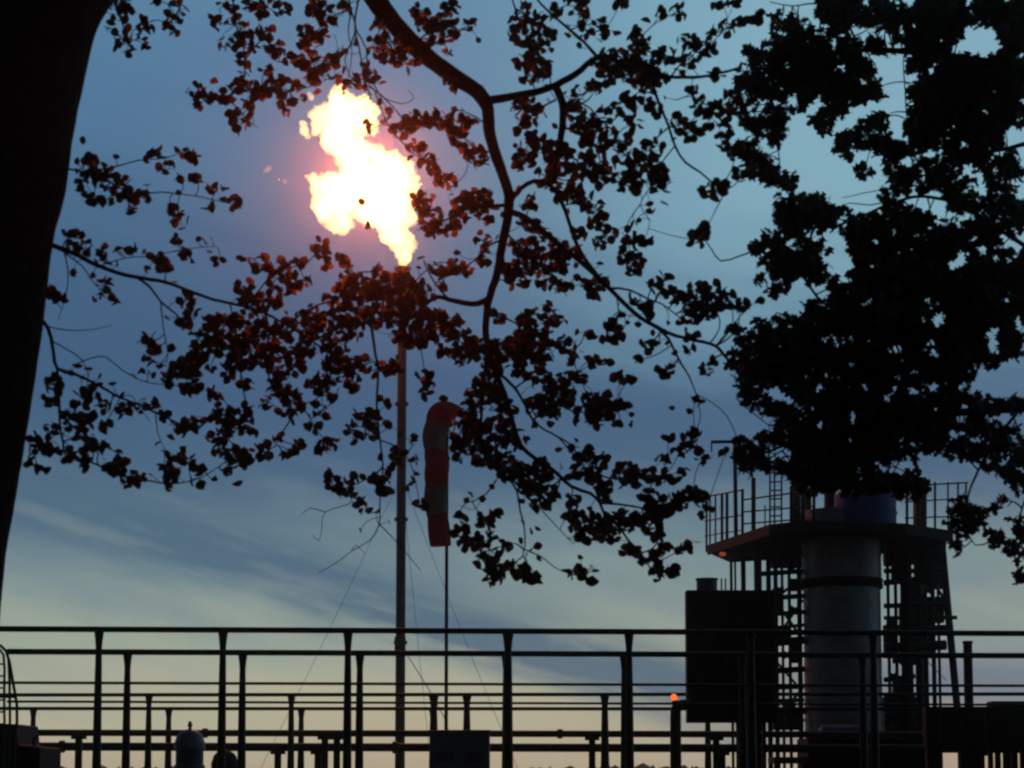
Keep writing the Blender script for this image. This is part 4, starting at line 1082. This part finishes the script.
HOLES = [(781, 33, 6, 6), (865, 31, 9, 5), (850, 32, 5, 4), (899, 45, 5, 8), (902, 30, 4, 8), (888, 76, 16, 12), (903, 68, 6, 14), (972, 38, 13, 6), (958, 46, 5, 5), (972, 55, 4, 6), (835, 68, 9, 5), (843, 70, 5, 5), (812, 110, 12, 9), (795, 97, 8, 7), (866, 112, 9, 11), (897, 107, 14, 9), (905, 90, 6, 14), (930, 108, 3, 5), (910, 140, 5, 5), (1010, 132, 9, 10), (1020, 120, 5, 5), (870, 149, 4, 4), (934, 158, 3, 3), (990, 150, 3, 3), (975, 165, 3, 3), (991, 50, 3, 4), (1009, 54, 3, 3),
         (873, 267, 5, 6), (902, 265, 6, 5), (953, 267, 8, 8), (963, 254, 7, 6), (979, 249, 6, 6), (1002, 277, 3, 9), (982, 287, 4, 6), (906, 318, 4, 6), (931, 340, 7, 8), (898, 377, 5, 5), (893, 283, 4, 4), (912, 248, 5, 4), (1007, 232, 5, 5), (920, 303, 2.5, 2.5), (894, 232, 5, 5), (877, 249, 3, 3), (861, 273, 3, 3), (803, 232, 5, 4), (793, 250, 6, 4), (815, 237, 4, 7), (800, 285, 8, 10), (845, 262, 7, 6), (842, 280, 8, 9), (825, 292, 9, 7), (819, 298, 6, 5), (825, 340, 5, 5), (801, 350, 4, 5), (826, 375, 5, 4), (805, 378, 5, 4), (790, 328, 4, 5), (775, 325, 4, 4), (882, 337, 2.5, 3), (866, 344, 3, 3), (968, 330, 3, 4), (915, 355, 3, 3),
         (912, 392, 9, 6), (925, 396, 5, 5), (893, 386, 5, 3), (963, 408, 6, 5), (959, 423, 4, 3), (1005, 415, 6, 10), (1018, 418, 5, 8), (1000, 390, 6, 4), (975, 387, 9, 5), (949, 432, 4, 5), (941, 450, 4, 6), (977, 442, 5, 5), (987, 443, 4, 6), (993, 455, 4, 4), (921, 465, 9, 7), (930, 460, 5, 5), (872, 447, 4, 6), (876, 458, 3, 5), (900, 470, 4, 6), (892, 434, 2.5, 2.5), (1004, 378, 20, 8), (985, 375, 6, 6), (996, 352, 5, 6), (1012, 365, 8, 8), (785, 448, 6, 5), (776, 395, 9, 10), (773, 418, 5, 6), (945, 475, 10, 6), (955, 472, 14, 5)]
_hr = random.Random(5)
for _k in range(85):
    _x = _hr.uniform(850, 1024) if _k % 3 else _hr.uniform(775, 900)
    _y = _hr.uniform(0, 190) if _k % 2 else _hr.uniform(225, 480)
    _r = _hr.uniform(5.2, 7.6)
    HOLES.append((_x, _y, _r, _r * _hr.uniform(.8, 1.3)))
def hole(x, y):
    for hx, hy, a, b in HOLES:
        a *= .78; b *= .78
        if ((x - hx) / a) ** 2 + ((y - hy) / b) ** 2 < 0.95 + 0.35 * noise.noise(Vector((x * .25, y * .25, 3))):
            return True
    return False
# leafy masses: x, y, rx, ry, coverage
MASS = [(845, 8, 28, 16, 1), (890, 10, 22, 18, 1), (785, 62, 26, 18, 1), (815, 55, 24, 22, 1), (850, 55, 24, 16, 1), (810, 82, 28, 16, 1), (850, 82, 24, 18, .95), (780, 50, 14, 14, .8), (800, 30, 20, 9, .6), (775, 22, 10, 8, .6), (872, 92, 18, 10, .9), (885, 42, 14, 14, .9),
        (748, 62, 12, 14, .7), (755, 82, 14, 14, .9), (745, 100, 10, 14, .6), (778, 105, 12, 22, .9), (772, 88, 14, 12, .9), (785, 128, 12, 10, .6), (770, 140, 8, 12, .6), (748, 130, 10, 10, .5), (760, 120, 10, 10, .6), (750, 155, 12, 10, .8), (762, 165, 12, 12, .9), (742, 145, 6, 6, .5), (768, 178, 12, 8, .7), (785, 182, 12, 8, .6), (740, 112, 8, 6, .5), (822, 118, 14, 12, .9), (835, 108, 12, 9, .8), (845, 100, 8, 10, .8),
        (940, 20, 34, 26, 1), (1000, 15, 34, 24, 1), (930, 65, 24, 26, 1), (985, 78, 40, 24, 1), (1020, 60, 20, 40, 1), (940, 100, 34, 24, 1), (990, 112, 34, 26, 1), (930, 130, 22, 20, 1), (970, 145, 34, 18, 1), (880, 122, 14, 12, .8), (865, 145, 26, 14, .9), (895, 150, 20, 16, .9), (850, 138, 12, 9, .7), (870, 168, 10, 8, .5), (895, 175, 12, 10, .7), (920, 165, 16, 14, .9), (945, 175, 16, 12, .85), (985, 170, 14, 12, .7), (1010, 165, 18, 14, .8), (925, 185, 10, 8, .6), (1005, 190, 18, 10, .6), (905, 190, 12, 9, .7), (892, 200, 14, 7, .7), (970, 182, 8, 7, .4),
        (800, 208, 22, 16, 1), (822, 215, 16, 16, 1), (790, 222, 18, 14, 1), (775, 240, 12, 10, .8), (790, 262, 22, 18, .95), (815, 255, 16, 16, .9), (805, 278, 20, 12, .7), (780, 275, 10, 14, .7), (765, 250, 10, 5, .7), (762, 262, 7, 6, .6), (765, 280, 7, 6, .5), (835, 280, 10, 14, .6), (775, 290, 8, 6, .5), (845, 218, 8, 8, .4), (840, 300, 14, 10, .9),
        (868, 235, 24, 16, .95), (860, 228, 12, 9, .9), (905, 232, 24, 18, 1), (895, 218, 14, 10, .9), (920, 222, 12, 10, .7), (885, 260, 34, 20, 1), (950, 240, 28, 16, 1), (990, 232, 26, 14, .95), (1012, 215, 16, 18, .9), (965, 205, 16, 12, .8), (990, 205, 16, 12, .8), (930, 265, 34, 22, 1), (990, 270, 34, 24, 1), (870, 290, 34, 22, 1), (920, 300, 40, 24, 1), (980, 305, 40, 22, 1), (1018, 290, 12, 40, 1), (850, 320, 40, 20, 1), (900, 335, 40, 22, 1), (960, 340, 36, 20, 1), (1005, 330, 22, 20, .9), (825, 310, 24, 12, 1), (815, 330, 20, 14, .95), (785, 330, 18, 14, .85), (775, 345, 22, 14, .95), (800, 360, 28, 16, .95), (850, 355, 36, 22, 1), (900, 370, 40, 20, 1), (950, 372, 24, 16, .95), (985, 360, 14, 12, .6), (1015, 350, 10, 12, .7), (760, 330, 14, 10, .8), (750, 345, 14, 10, .8), (745, 365, 12, 10, .7), (760, 372, 18, 12, .9), (785, 378, 20, 12, .9), (740, 332, 9, 6, .5),
        (820, 392, 30, 16, 1), (865, 398, 30, 16, 1), (905, 405, 30, 14, .95), (945, 400, 26, 14, .9), (985, 405, 18, 14, .8), (1015, 400, 12, 10, .6), (830, 420, 34, 18, 1), (880, 425, 30, 18, 1), (925, 425, 28, 16, .95), (965, 430, 22, 14, .85), (1000, 438, 22, 12, .9), (1015, 455, 14, 12, .9), (815, 445, 24, 16, 1), (855, 450, 28, 18, 1), (895, 450, 20, 14, .9), (930, 445, 16, 10, .8), (960, 452, 18, 10, .85), (985, 458, 12, 10, .7), (800, 462, 16, 10, .9), (830, 468, 22, 12, 1), (865, 475, 22, 10, .9), (890, 478, 14, 8, .9), (910, 480, 12, 8, .8), (785, 425, 16, 14, .9), (780, 408, 14, 9, .8), (775, 440, 12, 8, .7), (758, 395, 16, 9, .8), (738, 390, 8, 6, .6), (760, 455, 14, 12, .9), (750, 468, 10, 10, .8), (745, 455, 7, 7, .7), (770, 470, 10, 7, .7),
        (960, 505, 12, 10, .8), (975, 520, 14, 12, .85), (950, 518, 8, 8, .6), (985, 508, 10, 6, .6), (990, 532, 8, 9, .8), (965, 535, 8, 8, .6), (955, 545, 6, 6, .4), (1018, 530, 9, 10, .8), (1014, 555, 8, 12, .7), (1022, 570, 6, 10, .6), (925, 490, 12, 8, .7), (1018, 480, 10, 10, .9), (1000, 470, 14, 8, .6), (1000, 505, 10, 5, .4), (900, 492, 8, 6, .5), (815, 480, 22, 10, 1), (850, 484, 26, 9, 1), (885, 484, 20, 9, 1), (915, 488, 12, 7, .8), (795, 472, 10, 8, .9), (840, 30, 20, 10, .9), (915, 30, 16, 22, 1), (800, 100, 14, 10, .8), (960, 190, 20, 8, .6), (1015, 120, 12, 12, .7)]
for x, y, rx, ry, cov in MASS:
    n = int(rx * ry * math.pi * cov * (0.19 if cov > .9 else 0.135))
    # break each mass into smaller sprays
    m = max(1, n // 9)
    for k in range(m):
        a = RT.rng.uniform(0, 2 * math.pi); r = math.sqrt(RT.rng.random()) * 0.85
        cx_, cy_ = x + rx * r * math.cos(a), y + ry * r * math.sin(a)
        if hole(cx_, cy_):
            continue
        RT.cluster(cx_, cy_, 10.5 if rx > 9 else rx, 9 if ry > 8 else ry, max(1, n // m), 8.0, 13.5, 2.2, 0.4, True, 30, hole)
RT.finish(300)

# ------------------------------------------------------------------ haze added to copy lens bloom round the flame
hz = MB().box((0, 150, 12.5), 2 * S + 30, 490, 27.5)
hm = bpy.data.materials.new('bloom_haze'); hm.use_nodes = True
nt = hm.node_tree; nt.nodes.clear()
pv = nt.nodes.new('ShaderNodeVolumePrincipled')
pv.inputs['Color'].default_value = (0.95, 0.92, 0.92, 1)
pv.inputs['Density'].default_value = 0.0007
pv.inputs['Anisotropy'].default_value = 0.968
ho = nt.nodes.new('ShaderNodeOutputMaterial')
nt.links.new(pv.outputs[0], ho.inputs['Volume'])
MAT['haze'] = hm
o = hz.build('haze', 'haze')
o['kind'] = 'stuff'; o['label'] = 'thin haze added to copy the lens bloom around the flame'; o['category'] = 'haze'
